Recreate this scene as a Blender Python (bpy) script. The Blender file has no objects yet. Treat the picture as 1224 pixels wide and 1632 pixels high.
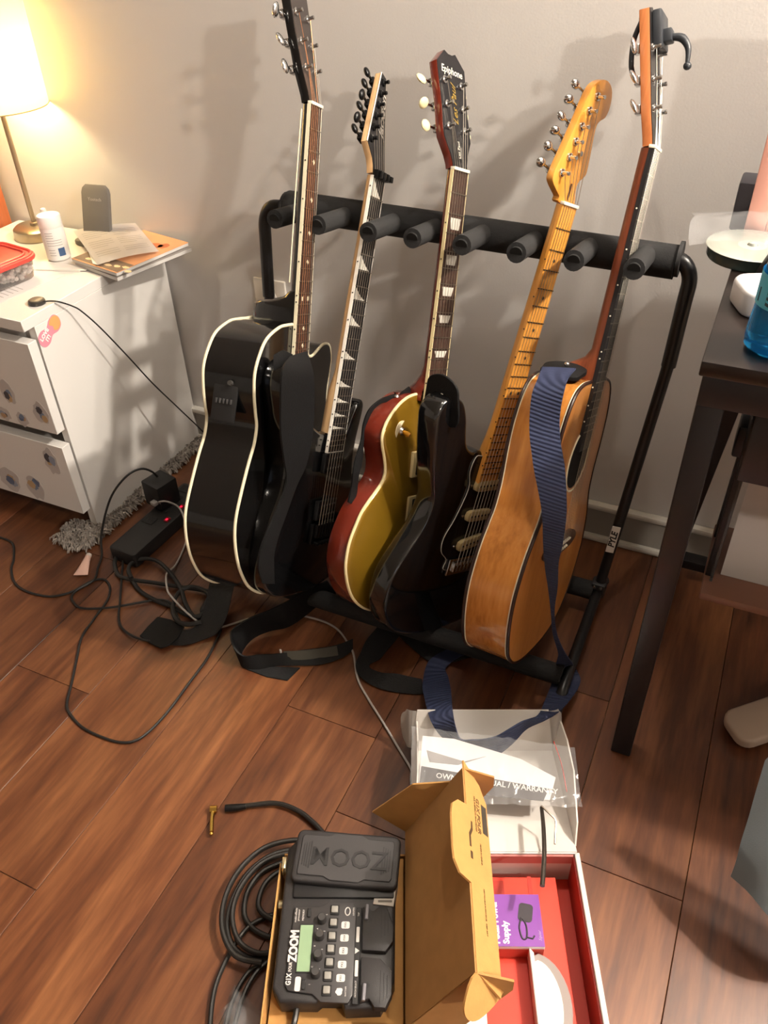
import bpy, bmesh, math, random
from mathutils import Vector, Matrix, noise as mnoise
random.seed(7)
SC = bpy.context.scene
COL = SC.collection
# ---------------------------------------------------------------- camera
cd = bpy.data.cameras.new('camera'); cam = bpy.data.objects.new('camera', cd); COL.objects.link(cam)
cd.sensor_fit = 'VERTICAL'; cd.sensor_height = 36.0; cd.lens = 28.676; cd.clip_start = 0.02
RT, DN, FW = (0.90877, 0.41648, -0.02632), (0.24183, -0.57698, -0.78014), (-0.34010, 0.70260, -0.62505)
cam.matrix_world = Matrix(((RT[0], -DN[0], -FW[0], 0), (RT[1], -DN[1], -FW[1], 0), (RT[2], -DN[2], -FW[2], 1.25), (0, 0, 0, 1)))
SC.camera = cam
# ---------------------------------------------------------------- world, lights, exposure
w = bpy.data.worlds.new('world'); SC.world = w; w.use_nodes = True
w.node_tree.nodes['Background'].inputs[0].default_value = (0.55, 0.6, 0.7, 1)
w.node_tree.nodes['Background'].inputs[1].default_value = 0.25
def lamp(name, kind, loc, energy, color, size=.05, target=None, spot=None):
    l = bpy.data.lights.new(name, kind); l.energy = energy; l.color = color
    if kind in ('POINT', 'SPOT'): l.shadow_soft_size = size
    if kind == 'AREA': l.shape = 'RECTANGLE'; l.size = size[0]; l.size_y = size[1]
    if spot: l.spot_size = spot; l.spot_blend = .6
    o = bpy.data.objects.new(name, l); COL.objects.link(o); o.location = loc
    if target is not None:
        o.rotation_euler = (Vector(target) - Vector(loc)).to_track_quat('-Z', 'Y').to_euler()
    return o
WARM = (1.0, .90, .78)
lamp('ceiling_bulb_room', 'POINT', (2.20, -.50, 2.32), 190, WARM, .06)
lamp('ceiling_bulb_desk', 'POINT', (1.08, 1.16, 2.32), 260, WARM, .04)
lamp('ceiling_bulb_desk_two', 'POINT', (1.12, 1.34, 2.32), 95, WARM, .04)
lamp('ceiling_bulb_rack', 'POINT', (-.17, 1.03, 2.32), 34, WARM, .03)
lamp('bluish_side_fill', 'AREA', (3.9, -1.8, 1.5), 10, (.66, .80, 1.0), (1.2, 1.3), (0, .9, .8))  # weak bluish area light added from the right; no window is built
SC.view_settings.view_transform = 'Standard'; SC.view_settings.look = 'None'
SC.view_settings.gamma = 1.0; SC.view_settings.use_curve_mapping = False
SC.view_settings.exposure = -0.12
# ---------------------------------------------------------------- materials
def lin(h):
    h = h.lstrip('#'); c = [int(h[i:i+2], 16)/255 for i in (0, 2, 4)]
    return tuple((x/12.92 if x <= .04045 else ((x+.055)/1.055)**2.4) for x in c)
MATS = {}
def M(name, hexc, rough=.5, metal=0., coat=0., var=0., vscale=30., bump=0., bscale=200., stretch=(1, 1, 1), emit=0., alpha=1., trans=0., ior=1.45, hex2=None, spec=.5):
    if name in MATS: return MATS[name]
    m = bpy.data.materials.new(name); m.use_nodes = True; MATS[name] = m
    nt = m.node_tree; b = nt.nodes['Principled BSDF']; c = lin(hexc)
    b.inputs['Base Color'].default_value = (*c, 1); b.inputs['Roughness'].default_value = rough
    b.inputs['Metallic'].default_value = metal; b.inputs['Coat Weight'].default_value = coat; b.inputs['Coat Roughness'].default_value = .06
    b.inputs['IOR'].default_value = ior; b.inputs['Specular IOR Level'].default_value = spec
    b.inputs['Transmission Weight'].default_value = trans; b.inputs['Alpha'].default_value = alpha
    if emit:
        b.inputs['Emission Color'].default_value = (*c, 1); b.inputs['Emission Strength'].default_value = emit
    if var or bump:
        tc = nt.nodes.new('ShaderNodeTexCoord'); mp = nt.nodes.new('ShaderNodeMapping'); mp.inputs['Scale'].default_value = stretch
        nt.links.new(tc.outputs['Object'], mp.inputs['Vector'])
    if var:
        nz = nt.nodes.new('ShaderNodeTexNoise'); nz.inputs['Scale'].default_value = vscale; nz.inputs['Detail'].default_value = 4
        nt.links.new(mp.outputs[0], nz.inputs['Vector'])
        rp = nt.nodes.new('ShaderNodeValToRGB'); nt.links.new(nz.outputs['Fac'], rp.inputs[0])
        c2 = lin(hex2) if hex2 else tuple(max(0, x*(1-var)) for x in c)
        rp.color_ramp.elements[0].position = .3; rp.color_ramp.elements[0].color = (*c2, 1)
        rp.color_ramp.elements[1].position = .7; rp.color_ramp.elements[1].color = (*c, 1)
        nt.links.new(rp.outputs[0], b.inputs['Base Color'])
    if bump:
        n2 = nt.nodes.new('ShaderNodeTexNoise'); n2.inputs['Scale'].default_value = bscale; n2.inputs['Detail'].default_value = 3
        nt.links.new(mp.outputs[0], n2.inputs['Vector'])
        bp = nt.nodes.new('ShaderNodeBump'); bp.inputs['Strength'].default_value = bump; bp.inputs['Distance'].default_value = .002
        nt.links.new(n2.outputs['Fac'], bp.inputs['Height']); nt.links.new(bp.outputs[0], b.inputs['Normal'])
    return m
def wood(name, light, mid, dark, rough, axis='y', scale=9., coat=0., perobj=False, pos=(.3, .5, .72), gstretch=14.):
    """streaky grain along one axis; dark streaks drawn by stretched noise"""
    if name in MATS: return MATS[name]
    m = bpy.data.materials.new(name); m.use_nodes = True; MATS[name] = m
    nt = m.node_tree; b = nt.nodes['Principled BSDF']; L = nt.links.new
    b.inputs['Roughness'].default_value = rough; b.inputs['Coat Weight'].default_value = coat; b.inputs['Coat Roughness'].default_value = .05
    tc = nt.nodes.new('ShaderNodeTexCoord'); mp = nt.nodes.new('ShaderNodeMapping')
    st = {'x': (1/gstretch, 1, 1), 'y': (1, 1/gstretch, 1), 'z': (1, 1, 1/gstretch)}[axis]
    mp.inputs['Scale'].default_value = st; L(tc.outputs['Object'], mp.inputs['Vector'])
    vec = mp.outputs[0]
    if perobj:
        oi = nt.nodes.new('ShaderNodeObjectInfo'); mu = nt.nodes.new('ShaderNodeMath'); mu.operation = 'MULTIPLY'; mu.inputs[1].default_value = 37.
        L(oi.outputs['Random'], mu.inputs[0]); ad = nt.nodes.new('ShaderNodeVectorMath'); ad.operation = 'ADD'
        cb = nt.nodes.new('ShaderNodeCombineXYZ'); L(mu.outputs[0], cb.inputs[0]); L(mu.outputs[0], cb.inputs[2])
        L(vec, ad.inputs[0]); L(cb.outputs[0], ad.inputs[1]); vec = ad.outputs[0]
    n1 = nt.nodes.new('ShaderNodeTexNoise'); n1.inputs['Scale'].default_value = scale; n1.inputs['Detail'].default_value = 6; n1.inputs['Roughness'].default_value = .62; n1.inputs['Distortion'].default_value = .6
    L(vec, n1.inputs['Vector'])
    n2 = nt.nodes.new('ShaderNodeTexNoise'); n2.inputs['Scale'].default_value = scale*7; n2.inputs['Detail'].default_value = 3; L(vec, n2.inputs['Vector'])
    mx = nt.nodes.new('ShaderNodeMath'); mx.operation = 'MULTIPLY_ADD'; mx.inputs[1].default_value = .32; L(n2.outputs['Fac'], mx.inputs[0])
    m2 = nt.nodes.new('ShaderNodeMath'); m2.operation = 'MULTIPLY'; m2.inputs[1].default_value = .72; L(n1.outputs['Fac'], m2.inputs[0]); L(m2.outputs[0], mx.inputs[2])
    rp = nt.nodes.new('ShaderNodeValToRGB'); L(mx.outputs[0], rp.inputs[0])
    e = rp.color_ramp.elements; e[0].position = pos[0]; e[0].color = (*lin(dark), 1); e[1].position = pos[2]; e[1].color = (*lin(light), 1)
    k = e.new(pos[1]); k.color = (*lin(mid), 1)
    out = rp.outputs[0]
    if perobj:
        hs = nt.nodes.new('ShaderNodeHueSaturation'); mr = nt.nodes.new('ShaderNodeMapRange')
        mr.inputs['To Min'].default_value = .8; mr.inputs['To Max'].default_value = 1.2
        L(oi.outputs['Random'], mr.inputs[0]); L(mr.outputs[0], hs.inputs['Value']); L(out, hs.inputs['Color']); out = hs.outputs[0]
    L(out, b.inputs['Base Color'])
    bp = nt.nodes.new('ShaderNodeBump'); bp.inputs['Strength'].default_value = .12; bp.inputs['Distance'].default_value = .001
    L(n2.outputs['Fac'], bp.inputs['Height']); L(bp.outputs[0], b.inputs['Normal'])
    return m
# ---------------------------------------------------------------- mesh helpers
def catmull(pts, n=6, closed=False):
    P = [Vector(p) for p in pts]; N = len(P); out = []
    rng = range(N) if closed else range(N-1)
    for i in rng:
        if closed: a, b, c, d = P[i-1], P[i], P[(i+1) % N], P[(i+2) % N]
        else: a, b, c, d = P[max(i-1, 0)], P[i], P[i+1], P[min(i+2, N-1)]
        for k in range(n):
            t = k/n
            out.append(.5*((2*b) + (c-a)*t + (2*a-5*b+4*c-d)*t*t + (3*b-a-3*c+d)*t**3))
    if not closed: out.append(P[-1].copy())
    return out
class MB:
    def __init__(s): s.bm = bmesh.new()
    def box(s, c, size, R=None, bev=0., seg=2):
        mx = Matrix.Translation(c) @ (R.to_4x4() if R else Matrix.Identity(4)) @ Matrix.Diagonal((*size, 1))
        v = bmesh.ops.create_cube(s.bm, size=1, matrix=mx)['verts']
        if bev:
            e = list({e for x in v for e in x.link_edges})
            bmesh.ops.bevel(s.bm, geom=e, offset=bev, segments=seg, affect='EDGES', profile=.5)
        return s
    def prism(s, poly, z0, z1, mx=None, bev=0., seg=2):
        mx = mx or Matrix.Identity(4)
        lo = [s.bm.verts.new(mx @ Vector((p[0], p[1], z0))) for p in poly]
        hi = [s.bm.verts.new(mx @ Vector((p[0], p[1], z1))) for p in poly]
        n = len(poly); f1 = s.bm.faces.new(hi); f0 = s.bm.faces.new(lo[::-1]); F = [f0, f1]
        for i in range(n): F.append(s.bm.faces.new((lo[i], lo[(i+1) % n], hi[(i+1) % n], hi[i])))
        bmesh.ops.recalc_face_normals(s.bm, faces=F)
        if bev:
            e = list(set(f1.edges) | set(f0.edges))
            bmesh.ops.bevel(s.bm, geom=e, offset=bev, segments=seg, affect='EDGES', profile=.5)
        return s
    def wall(s, poly, z0, z1, closed=True):
        lo = [s.bm.verts.new((p[0], p[1], z0)) for p in poly]; hi = [s.bm.verts.new((p[0], p[1], z1)) for p in poly]; n = len(poly)
        for i in range(n if closed else n-1): s.bm.faces.new((lo[i], lo[(i+1) % n], hi[(i+1) % n], hi[i]))
        return s
    def tube(s, pts, r, n=8, closed=False, sub=0, flat=1.):
        P = catmull(pts, sub, closed) if sub else [Vector(p) for p in pts]
        N = len(P); rs = r if isinstance(r, (list, tuple)) else None
        def rad(i):
            if rs is None: return r
            t = i/(N-1)*(len(rs)-1); k = min(int(t), len(rs)-2); return rs[k]+(rs[k+1]-rs[k])*(t-k)
        T = []
        for i in range(N):
            a = P[i-1] if (i or closed) else P[0]; b = P[(i+1) % N] if (i < N-1 or closed) else P[-1]
            d = b-a; T.append(d.normalized() if d.length > 1e-9 else Vector((0, 0, 1)))
        up = Vector((0, 0, 1)) if abs(T[0].z) < .9 else Vector((1, 0, 0))
        u = T[0].cross(up).normalized(); rings = []
        for i in range(N):
            u = (u - T[i]*u.dot(T[i])); u = u.normalized() if u.length > 1e-6 else T[i].orthogonal().normalized()
            v = T[i].cross(u)
            rings.append([s.bm.verts.new(P[i] + (u*math.cos(2*math.pi*k/n) + v*math.sin(2*math.pi*k/n)*flat)*rad(i)) for k in range(n)])
        for i in range(N if closed else N-1):
            A, B = rings[i], rings[(i+1) % N]
            for k in range(n): s.bm.faces.new((A[k], B[k], B[(k+1) % n], A[(k+1) % n]))
        if not closed: s.bm.faces.new(rings[0]); s.bm.faces.new(rings[-1][::-1])
        return s
    def cyl(s, a, b, r, n=14, r2=None): return s.tube([a, b], [r, r if r2 is None else r2], n)
    def lathe(s, prof, n=24, mx=None):
        mx = mx or Matrix.Identity(4); rings = []
        for r, z in prof:
            if r < 1e-6: rings.append([s.bm.verts.new(mx @ Vector((0, 0, z)))])
            else: rings.append([s.bm.verts.new(mx @ Vector((r*math.cos(2*math.pi*k/n), r*math.sin(2*math.pi*k/n), z))) for k in range(n)])
        for A, B in zip(rings, rings[1:]):
            for k in range(n):
                q = [A[k % len(A)], A[(k+1) % len(A)], B[(k+1) % len(B)], B[k % len(B)]]
                q2 = []
                for x in q:
                    if x not in q2: q2.append(x)
                if len(q2) > 2: s.bm.faces.new(q2)
        return s
    def ball(s, c, r, n=12, sc=(1, 1, 1)):
        bmesh.ops.create_uvsphere(s.bm, u_segments=n, v_segments=max(6, n//2+2), radius=r, matrix=Matrix.Translation(c) @ Matrix.Diagonal((*sc, 1))); return s
    def strip(s, A, B, th=.0016, sub=5):
        """ribbon between two edge lines, given a thickness"""
        A = catmull(A, sub); B = catmull(B, sub); N = len(A); up = []
        for i in range(N):
            t = (A[min(i+1, N-1)]+B[min(i+1, N-1)]) - (A[max(i-1, 0)]+B[max(i-1, 0)]); nn = t.cross(B[i]-A[i])
            nn = nn.normalized() if nn.length > 1e-9 else Vector((0, 0, 1))
            up.append(nn)
        R = []
        for i in range(N):
            h = up[i]*th/2
            R.append([s.bm.verts.new(p) for p in (A[i]+h, (A[i]+B[i])/2+h*1.3, B[i]+h, B[i]-h, (A[i]+B[i])/2-h*1.3, A[i]-h)])
        for a, b in zip(R, R[1:]):
            for k in range(6): s.bm.faces.new((a[k], b[k], b[(k+1) % 6], a[(k+1) % 6]))
        s.bm.faces.new(R[0]); s.bm.faces.new(R[-1][::-1]); return s
    def grid(s, f, nu, nv):
        V = [[s.bm.verts.new(f(i/nu, j/nv)) for j in range(nv+1)] for i in range(nu+1)]
        for i in range(nu):
            for j in range(nv): s.bm.faces.new((V[i][j], V[i+1][j], V[i+1][j+1], V[i][j+1]))
        return s
    def poly(s, pts): s.bm.faces.new([s.bm.verts.new(p) for p in pts]); return s
    def mesh(s, name, mat, smooth=40):
        bmesh.ops.recalc_face_normals(s.bm, faces=s.bm.faces[:])
        me = bpy.data.meshes.new(name); s.bm.to_mesh(me); s.bm.free(); me.materials.append(mat)
        if smooth:
            for p in me.polygons: p.use_smooth = True
            me.set_sharp_from_angle(angle=math.radians(smooth))
        return me
    def out(s, name, mat, parent=None, off=None, smooth=40): return link(name, s.mesh(name, mat, smooth), parent, off)
def link(name, data, parent=None, off=None):
    o = bpy.data.objects.new(name, data); COL.objects.link(o)
    if parent is not None: o.parent = parent
    if off is not None: o.matrix_local = off if isinstance(off, Matrix) else Matrix.Translation(off)
    return o
def tag(o, label, cat, group=None, kind=None):
    o['label'] = label; o['category'] = cat
    if group: o['group'] = group
    if kind: o['kind'] = kind
    return o
def thing(name, label, cat, mx=None, group=None):
    o = bpy.data.objects.new(name, None); COL.objects.link(o); o.empty_display_size = .03
    if mx is not None: o.matrix_world = mx if isinstance(mx, Matrix) else Matrix.Translation(mx)
    return tag(o, label, cat, group)
def struct(o): o['kind'] = 'structure'; return o
def text(name, s, size, mx, mat, parent=None, shear=0., bold=0., ext=.0002, align='CENTER', sx=1., space=1.):
    cu = bpy.data.curves.new(name, 'FONT'); cu.body = s; cu.size = size; cu.shear = shear; cu.offset = bold; cu.extrude = ext
    cu.align_x = align; cu.align_y = 'CENTER'; cu.resolution_u = 2; cu.space_character = space
    t = bpy.data.objects.new(name, cu); me = bpy.data.meshes.new_from_object(t); bpy.data.objects.remove(t); bpy.data.curves.remove(cu)
    me.materials.clear(); me.materials.append(mat)
    return link(name, me, parent, mx @ Matrix.Diagonal((sx, 1, 1, 1)))
def frame(o, x, y):
    """matrix with origin o, x axis and y axis given"""
    x = Vector(x).normalized(); y = Vector(y); y = (y-x*y.dot(x)).normalized(); z = x.cross(y)
    return Matrix(((x.x, y.x, z.x, o[0]), (x.y, y.y, z.y, o[1]), (x.z, y.z, z.z, o[2]), (0, 0, 0, 1)))
RZ = lambda a: Matrix.Rotation(a, 4, 'Z')
TR = Matrix.Translation
# ---------------------------------------------------------------- setting
YW = 1.515
wallm = M('wall_paint', '#d0cdca', .75, bump=.12, bscale=260)
struct(MB().box((.05, YW+.05, 1.2), (8.2, .1, 2.4)).out('wall_back', wallm))
struct(MB().box((-3.95, -2, 1.2), (.1, 7.2, 2.4)).out('wall_left', wallm))
struct(MB().box((4.05, -2, 1.2), (.1, 7.2, 2.4)).out('wall_right', wallm))
struct(MB().box((.05, -5.5, 1.2), (8.2, .1, 2.4)).out('wall_front', wallm))
struct(MB().box((.05, -2, 2.45), (8.2, 7.2, .1)).out('ceiling', M('ceiling_paint', '#bdbab4', .8)))
# floor: a base with a laminate plank for each board
flo = struct(MB().box((.05, -2, -.02), (8.2, 7.2, .02)).out('floor', M('floor_joint', '#a08468', .6)))
plank = wood('plank_wood', '#7c5031', '#59331e', '#2e180f', .38, 'y', 13., perobj=True, pos=(.32, .5, .7), gstretch=9.)
PW = .1845; GAP = .0011
joints = {-3: .67, -2: .33, -1: 1.12, 0: .80, 1: .641, 2: 1.05, 3: .72, 4: .35, 5: 1.2, -4: 1.0, -5: .45, -6: .9, -7: .3, -8: 1.1}
for k in range(-8, 7):
    x0 = -.604 + k*PW; j = joints.get(k, .5); ys = [j-2.44, j-1.22, j, j+1.22]
    for a in ys:
        b = a+1.22; a2 = max(a, -.9); b2 = min(b, YW)
        if b2-a2 < .02: continue
        cx, cy = x0+PW/2, (a2+b2)/2
        MB().box((0, 0, 0), (PW-GAP, b2-a2-GAP, .01), bev=.0006, seg=1).out('plank', plank, flo, (cx, cy, -.005), smooth=0)
trimw = M('trim_paint', '#c9c5bc', .45)
bb = struct(MB().box((-.4, YW-.006, .045), (6.2, .012, .09)).out('baseboard_back', M('baseboard_paint', '#8f8a82', .5)))
MB().box((-.4, YW-.010, .096), (6.2, .020, .014), bev=.004).out('top_bead', trimw, bb)
MB().box((-.4, YW-.010, .008), (6.2, .022, .018), bev=.006).out('shoe_moulding', trimw, bb)
# wall outlet
ol = thing('wall_outlet', 'white wall outlet plate with a round plug socket behind the guitar rack', 'outlet', (-1.004, YW, .44))
MB().box((0, -.004, 0), (.084, .008, .13), bev=.003).out('cover_plate', M('outlet_plastic', '#d8d2c8', .35), ol)
om = M('outlet_face', '#c9c3ba', .35)
for zz in (.024, -.024):
    f = MB().lathe([(0, .004), (.016, .004), (.0175, .002), (.0175, 0)], 20, TR((0, -.008, zz)) @ Matrix.Rotation(math.pi/2, 4, 'X')).out('socket', om, ol)
    for dx in (-.006, .006): MB().box((dx, -.0125, zz+.002), (.002, .001, .007)).out('slot', M('slot_dark', '#2a2724', .6), f)
# ---------------------------------------------------------------- guitars and rack
black_gloss = M('black_gloss', '#0b0b0c', .12, coat=.6)
black_satin = M('black_satin', '#101011', .38)
chrome = M('chrome', '#c9c9c9', .16, metal=1.)
blackmetal = M('black_metal', '#141415', .32, metal=.4)
cream = M('cream_binding', '#d8d0b4', .4)
bone = M('bone_white', '#e6dfcd', .4)
rosewood = wood('rosewood', '#4b342a', '#3a2720', '#281a15', .45, 'y', 60.)
ebony = M('ebony', '#1c1a1b', .4)
fretm = M('fret_wire', '#9a948a', .38, metal=1.)
stringm = M('string_steel', '#c0b8ac', .3, metal=1.)
bronze = M('string_bronze', '#c08a66', .3, metal=1.)
foam = M('rack_foam', '#1d1d1e', .9, bump=.25, bscale=500)
rackm = M('rack_tube', '#121214', .35)
def pose(t, R): return Matrix(((*R[0], t[0]), (*R[1], t[1]), (*R[2], t[2]), (0, 0, 0, 1)))
def fr(L, n): return L*2**(-n/12)
class Guitar:
    def __init__(s, name, label, t, R, tail, L, a, b, nfr):
        s.off = Vector((0, tail, 0)); s.root = thing(name, label, 'guitar', pose(t, R) @ TR((0, -tail, 0)))
        s.L, s.a, s.b, s.n = L, a, b, nfr; s.P = pose(t, R)
    def hw(s, y): return s.a+(s.b-s.a)*(s.L-y)/(s.L/2)
    def add(s, mb, name, mat, parent=None, smooth=40):
        o = link(name, mb.mesh(name, mat, smooth), parent or s.root)
        if parent is None: o.location = s.off
        return o
    def board(s, yend, th, mat, bind=None, dots=None, dotm=None, fm=None):
        L = s.L; e, n = s.hw(yend), s.a
        s.add(MB().prism([(-e, yend), (e, yend), (n, L), (-n, L)], -th, 0), 'fretboard', mat, smooth=0)
        if bind:
            for sx in (-1, 1):
                s.add(MB().prism([(sx*e, yend), (sx*(e+.0015), yend), (sx*(n+.0015), L), (sx*n, L)], -th, .0002), 'binding', bind, smooth=0)
            s.add(MB().prism([(-e-.0015, yend-.0015), (e+.0015, yend-.0015), (e+.0015, yend), (-e-.0015, yend)], -th, .0002), 'binding', bind, smooth=0)
        for k in range(1, s.n+1):
            y = fr(L, k)
            if y < yend+.002: break
            h = s.hw(y)+(.0012 if bind else .0002)
            s.add(MB().box((0, y, .0005), (2*h, .0017, .0012)), 'fret', fm or fretm, smooth=0)
        for (k, dbl) in (dots or []):
            y = (fr(L, k)+fr(L, k-1))/2; dy = [(-.008), .008] if dbl else [0]
            for d in dy: s.add(MB().lathe([(0, .0009), (.0013, .0008), (.0013, 0)], 8, TR((-s.hw(y)-(.0014 if bind else .0), y+d*.7, -th*.5)) @ Matrix.Rotation(-math.pi/2, 4, 'Y')), 'side_dot', dotm)
    def neck(s, yend, th, depth, mat, heel=None):
        """half round neck under the board; heel = list of (y, half width, back z)"""
        st = [(s.L, s.a, -th-depth)]
        N = 8
        for i in range(1, N+1):
            y = s.L+(yend-s.L)*i/N; st.append((y, s.hw(y)-.0006, -th-depth-.003*i/N))
        st += heel or []
        mb = MB(); rings = []
        for (y, h, z) in st:
            ring = []
            for k in range(13):
                t = math.pi*k/12; ring.append(mb.bm.verts.new((-h*math.cos(t)*(1 if True else 0), y, -th+(z+th)*(math.sin(t)**.75))))
            rings.append(ring)
        for A, B in zip(rings, rings[1:]):
            for k in range(12): mb.bm.faces.new((A[k], A[k+1], B[k+1], B[k]))
        mb.bm.faces.new(rings[0]); mb.bm.faces.new(rings[-1])
        return s.add(mb, 'neck', mat)
    def strings(s, saddle_z, mats, sp0=.0175, sp1=.0265, nutz=.0015, yb=0):
        for i in range(6):
            u = -1+2*i/5; r = .00052-.00005*i
            s.add(MB().cyl((u*sp1, yb, saddle_z), (u*sp0, s.L, nutz), r, 6), 'string', mats[0] if i < 4 else mats[1])
    def nut(s, mat, th=.006, h=.003): s.add(MB().box((0, s.L+.0025, -th/2+h/2), (2*s.a+.002, .005, th+h), bev=.0008), 'nut', mat)
    def head(s, poly, thick, tilt, mat, facemat=None, z0=-.003):
        mx = TR((0, s.L+.004, z0)) @ Matrix.Rotation(-tilt, 4, 'X'); s.hm = mx
        o = s.add(MB().prism(poly, -thick, 0, mx, bev=.0012, seg=2), 'headstock', mat)
        if facemat:
            link('face_veneer', MB().prism([(p[0]*.985, p[1]) for p in poly], -.0008, .0008, mx).mesh('face_veneer', facemat, 30), o)
        return o
    def tuner(s, x, y, side, edge, mat, btnm, thick, ang=0., bs=(.0085, .012, .0045), posth=.014):
        """post on the face, gear housing behind, button beyond the edge"""
        mx = s.hm @ TR((x, y, 0)) @ RZ(ang)
        t = MB(); t.lathe([(0, posth), (.003, posth), (.0034, posth-.002), (.0026, posth-.005), (.0034, .004), (.0062, .003), (.0068, .0), (.0068, -.001)], 14, mx)
        t.box(mx @ Vector((side*.004, 0, -thick-.005)), (.016, .013, .009), (mx.to_3x3()), bev=.002)
        bx = side*(abs(edge)+.012)
        t.cyl(mx @ Vector((side*.004, 0, -thick-.005)), mx @ Vector((bx, 0, -thick-.005)), .0022, 8)
        o = s.add(t, 'tuner', mat)
        link('tuner_button', MB().ball((0, 0, 0), 1, 12, bs).mesh('tuner_button', btnm), o, mx @ TR((bx+side*bs[0]*.7, 0, -thick-.005)) @ Matrix.Rotation(random.uniform(-.6, .9), 4, 'X'))
        return o
    def headstrings(s, tun, mats, sp0=.0175, z=.007):
        for i, (x, y) in enumerate(tun):
            u = -1+2*i/5
            s.add(MB().cyl((u*sp0, s.L, .0015), s.hm @ Vector((x, y, z)), .0005, 6), 'string', mats[0] if i < 4 else mats[1])
def outline(pts, n=6): return [(p.x, p.y) for p in catmull([(x, y, 0) for x, y in pts], n, True)]
def acoustic_body(g, out, ztop, zback, topm, sidem, backm, bindm, brad, hole=.1, bridge=True, bridgem=None, pick=None):
    o = outline(out, 5)
    g.add(MB().wall(o, zback, ztop), 'side_wall', sidem, smooth=60)
    g.add(MB().prism(o, ztop-.003, ztop), 'soundboard', topm, smooth=0)
    g.add(MB().prism(o, zback, zback+.003), 'back_plate', backm, smooth=0)
    for z in (ztop-.0015, zback+.0015): g.add(MB().tube([(x, y, z) for x, y in o], brad, 8, True), 'binding', bindm)
    dk = M('soundhole_dark', '#0a0807', .9)
    r0 = [(.05*math.cos(t), .05*math.sin(t)) for t in [2*math.pi*i/28 for i in range(28)]]
    g.add(MB().prism(r0, ztop, ztop+.0004, TR((0, hole+.05, 0))), 'soundhole', dk, smooth=0)
    g.add(MB().tube([(x*1.12, y*1.12+hole+.05, ztop+.0003) for x, y in r0], .0016, 6, True), 'rosette', cream)
    br = g.add(MB().prism(outline([(-.088, -.006), (-.06, .010), (0, .012), (.06, .010), (.088, -.006), (.07, -.020), (0, -.024), (-.07, -.020)], 4), ztop, ztop+.008, bev=.0015), 'bridge', bridgem or rosewood)
    link('saddle', MB().box((0, 0, ztop+.009), (.074, .003, .006)).mesh('saddle', bone, 0), br)
    for i in range(6): link('bridge_pin', MB().lathe([(0, .004), (.0022, .003), (.0026, 0)], 8, TR((-.027+.0108*i, -.013, ztop+.008))).mesh('bridge_pin', bone), br)
# ---- 1 black cutaway acoustic
A = Guitar('acoustic_guitar', 'glossy black cutaway acoustic guitar with cream binding, nearest the white dresser', (-.7047, 1.0659, .3281),
           ((-.0618, -.0459, .9970), (.9238, .3755, .0746), (-.3778, .9257, .0192)), -.219, .648, .0215, .027, 20)
ao = [(-.02, .2885), (-.052, .2880), (-.081, .285), (-.123, .269), (-.147, .243), (-.161, .212), (-.159, .175), (-.152, .145), (-.146, .122), (-.152, .092), (-.169, .061), (-.191, .013), (-.206, -.029), (-.207, -.064), (-.197, -.103), (-.178, -.14), (-.145, -.178), (-.09, -.209), (-.03, -.219),
      (.03, -.219), (.09, -.209), (.145, -.178), (.178, -.14), (.197, -.103), (.207, -.064), (.206, -.029), (.191, .013), (.169, .061), (.152, .100), (.146, .145), (.152, .18), (.157, .21), (.150, .233), (.137, .243), (.115, .244), (.092, .236), (.070, .227), (.052, .226), (.037, .240), (.030, .265), (.02, .2885)]
acoustic_body(A, ao, -.007, -.108, black_gloss, black_gloss, black_gloss, cream, .0028, bridgem=ebony)
A.board(.165, .006, rosewood, cream, [(3, 0), (5, 0), (7, 0), (9, 0), (12, 1), (15, 0), (17, 0)], ebony)
A.neck(.33, .006, .014, black_gloss, [(.345, .0262, -.026), (.334, .0266, -.040), (.327, .0272, -.064), (.322, .028, -.092), (.316, .028, -.100), (.2885, .028, -.102)])
A.add(MB().tube([(-.0215*1, .64, -.017), (-.024, .5, -.0185), (-.0255, .36, -.02)], .0012, 6, sub=4), 'neck_line', cream)
A.strings(.006, (bronze, stringm)); A.nut(bone)
for k in (3, 5, 7, 9, 15, 17):
    y = (fr(.648, k)+fr(.648, k-1))/2; A.add(MB().box((.002, y, .0002), (.0055, .007, .0006), RZ(.785).to_3x3()), 'inlay', cream, smooth=0)
for sx in (-.012, .012): A.add(MB().box((sx, (fr(.648, 12)+fr(.648, 11))/2, .0002), (.0055, .007, .0006)), 'inlay', cream, smooth=0)
A.head([(-.0215, 0), (-.0215, .012), (-.031, .048), (-.0335, .11), (-.036, .185), (-.030, .193), (0, .190), (.030, .193), (.036, .185), (.0335, .11), (.031, .048), (.0215, .012), (.0215, 0)], .015, .26, black_gloss, M('head_veneer', '#2e2826', .3))
at = [(-.019, .052), (-.020, .092), (-.022, .135), (.022, .135), (.020, .092), (.019, .052)]
for x, y in at: A.tuner(x, y, -1 if x < 0 else 1, .034-abs(x), chrome, chrome, .015)
A.headstrings(at, (bronze, stringm))
pm = M('preamp_plastic', '#131314', .55); P0 = frame((-.1555, .182, -.060), (0, 0, 1), (-.03, 1, 0))
pr = A.add(MB().box((0, 0, 0), (.046, .110, .005), bev=.0015), 'preamp_panel', pm); pr.matrix_local = TR(A.off) @ frame((-.1585, .180, -.062), (0, 0, 1), (.18, 1, 0)); pr.location += Vector((-.001, 0, 0))
link('display', MB().box((0, .034, .0026), (.032, .022, .001)).mesh('display', M('preamp_screen', '#2c2b2c', .2), 0), pr)
for k in range(5):
    link('slider', MB().box((-.014+.007*k, -.02, .004), (.003, .008, .004), bev=.0006).mesh('slider', M('slider_grey', '#3b3a3a', .4)), pr)
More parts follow.
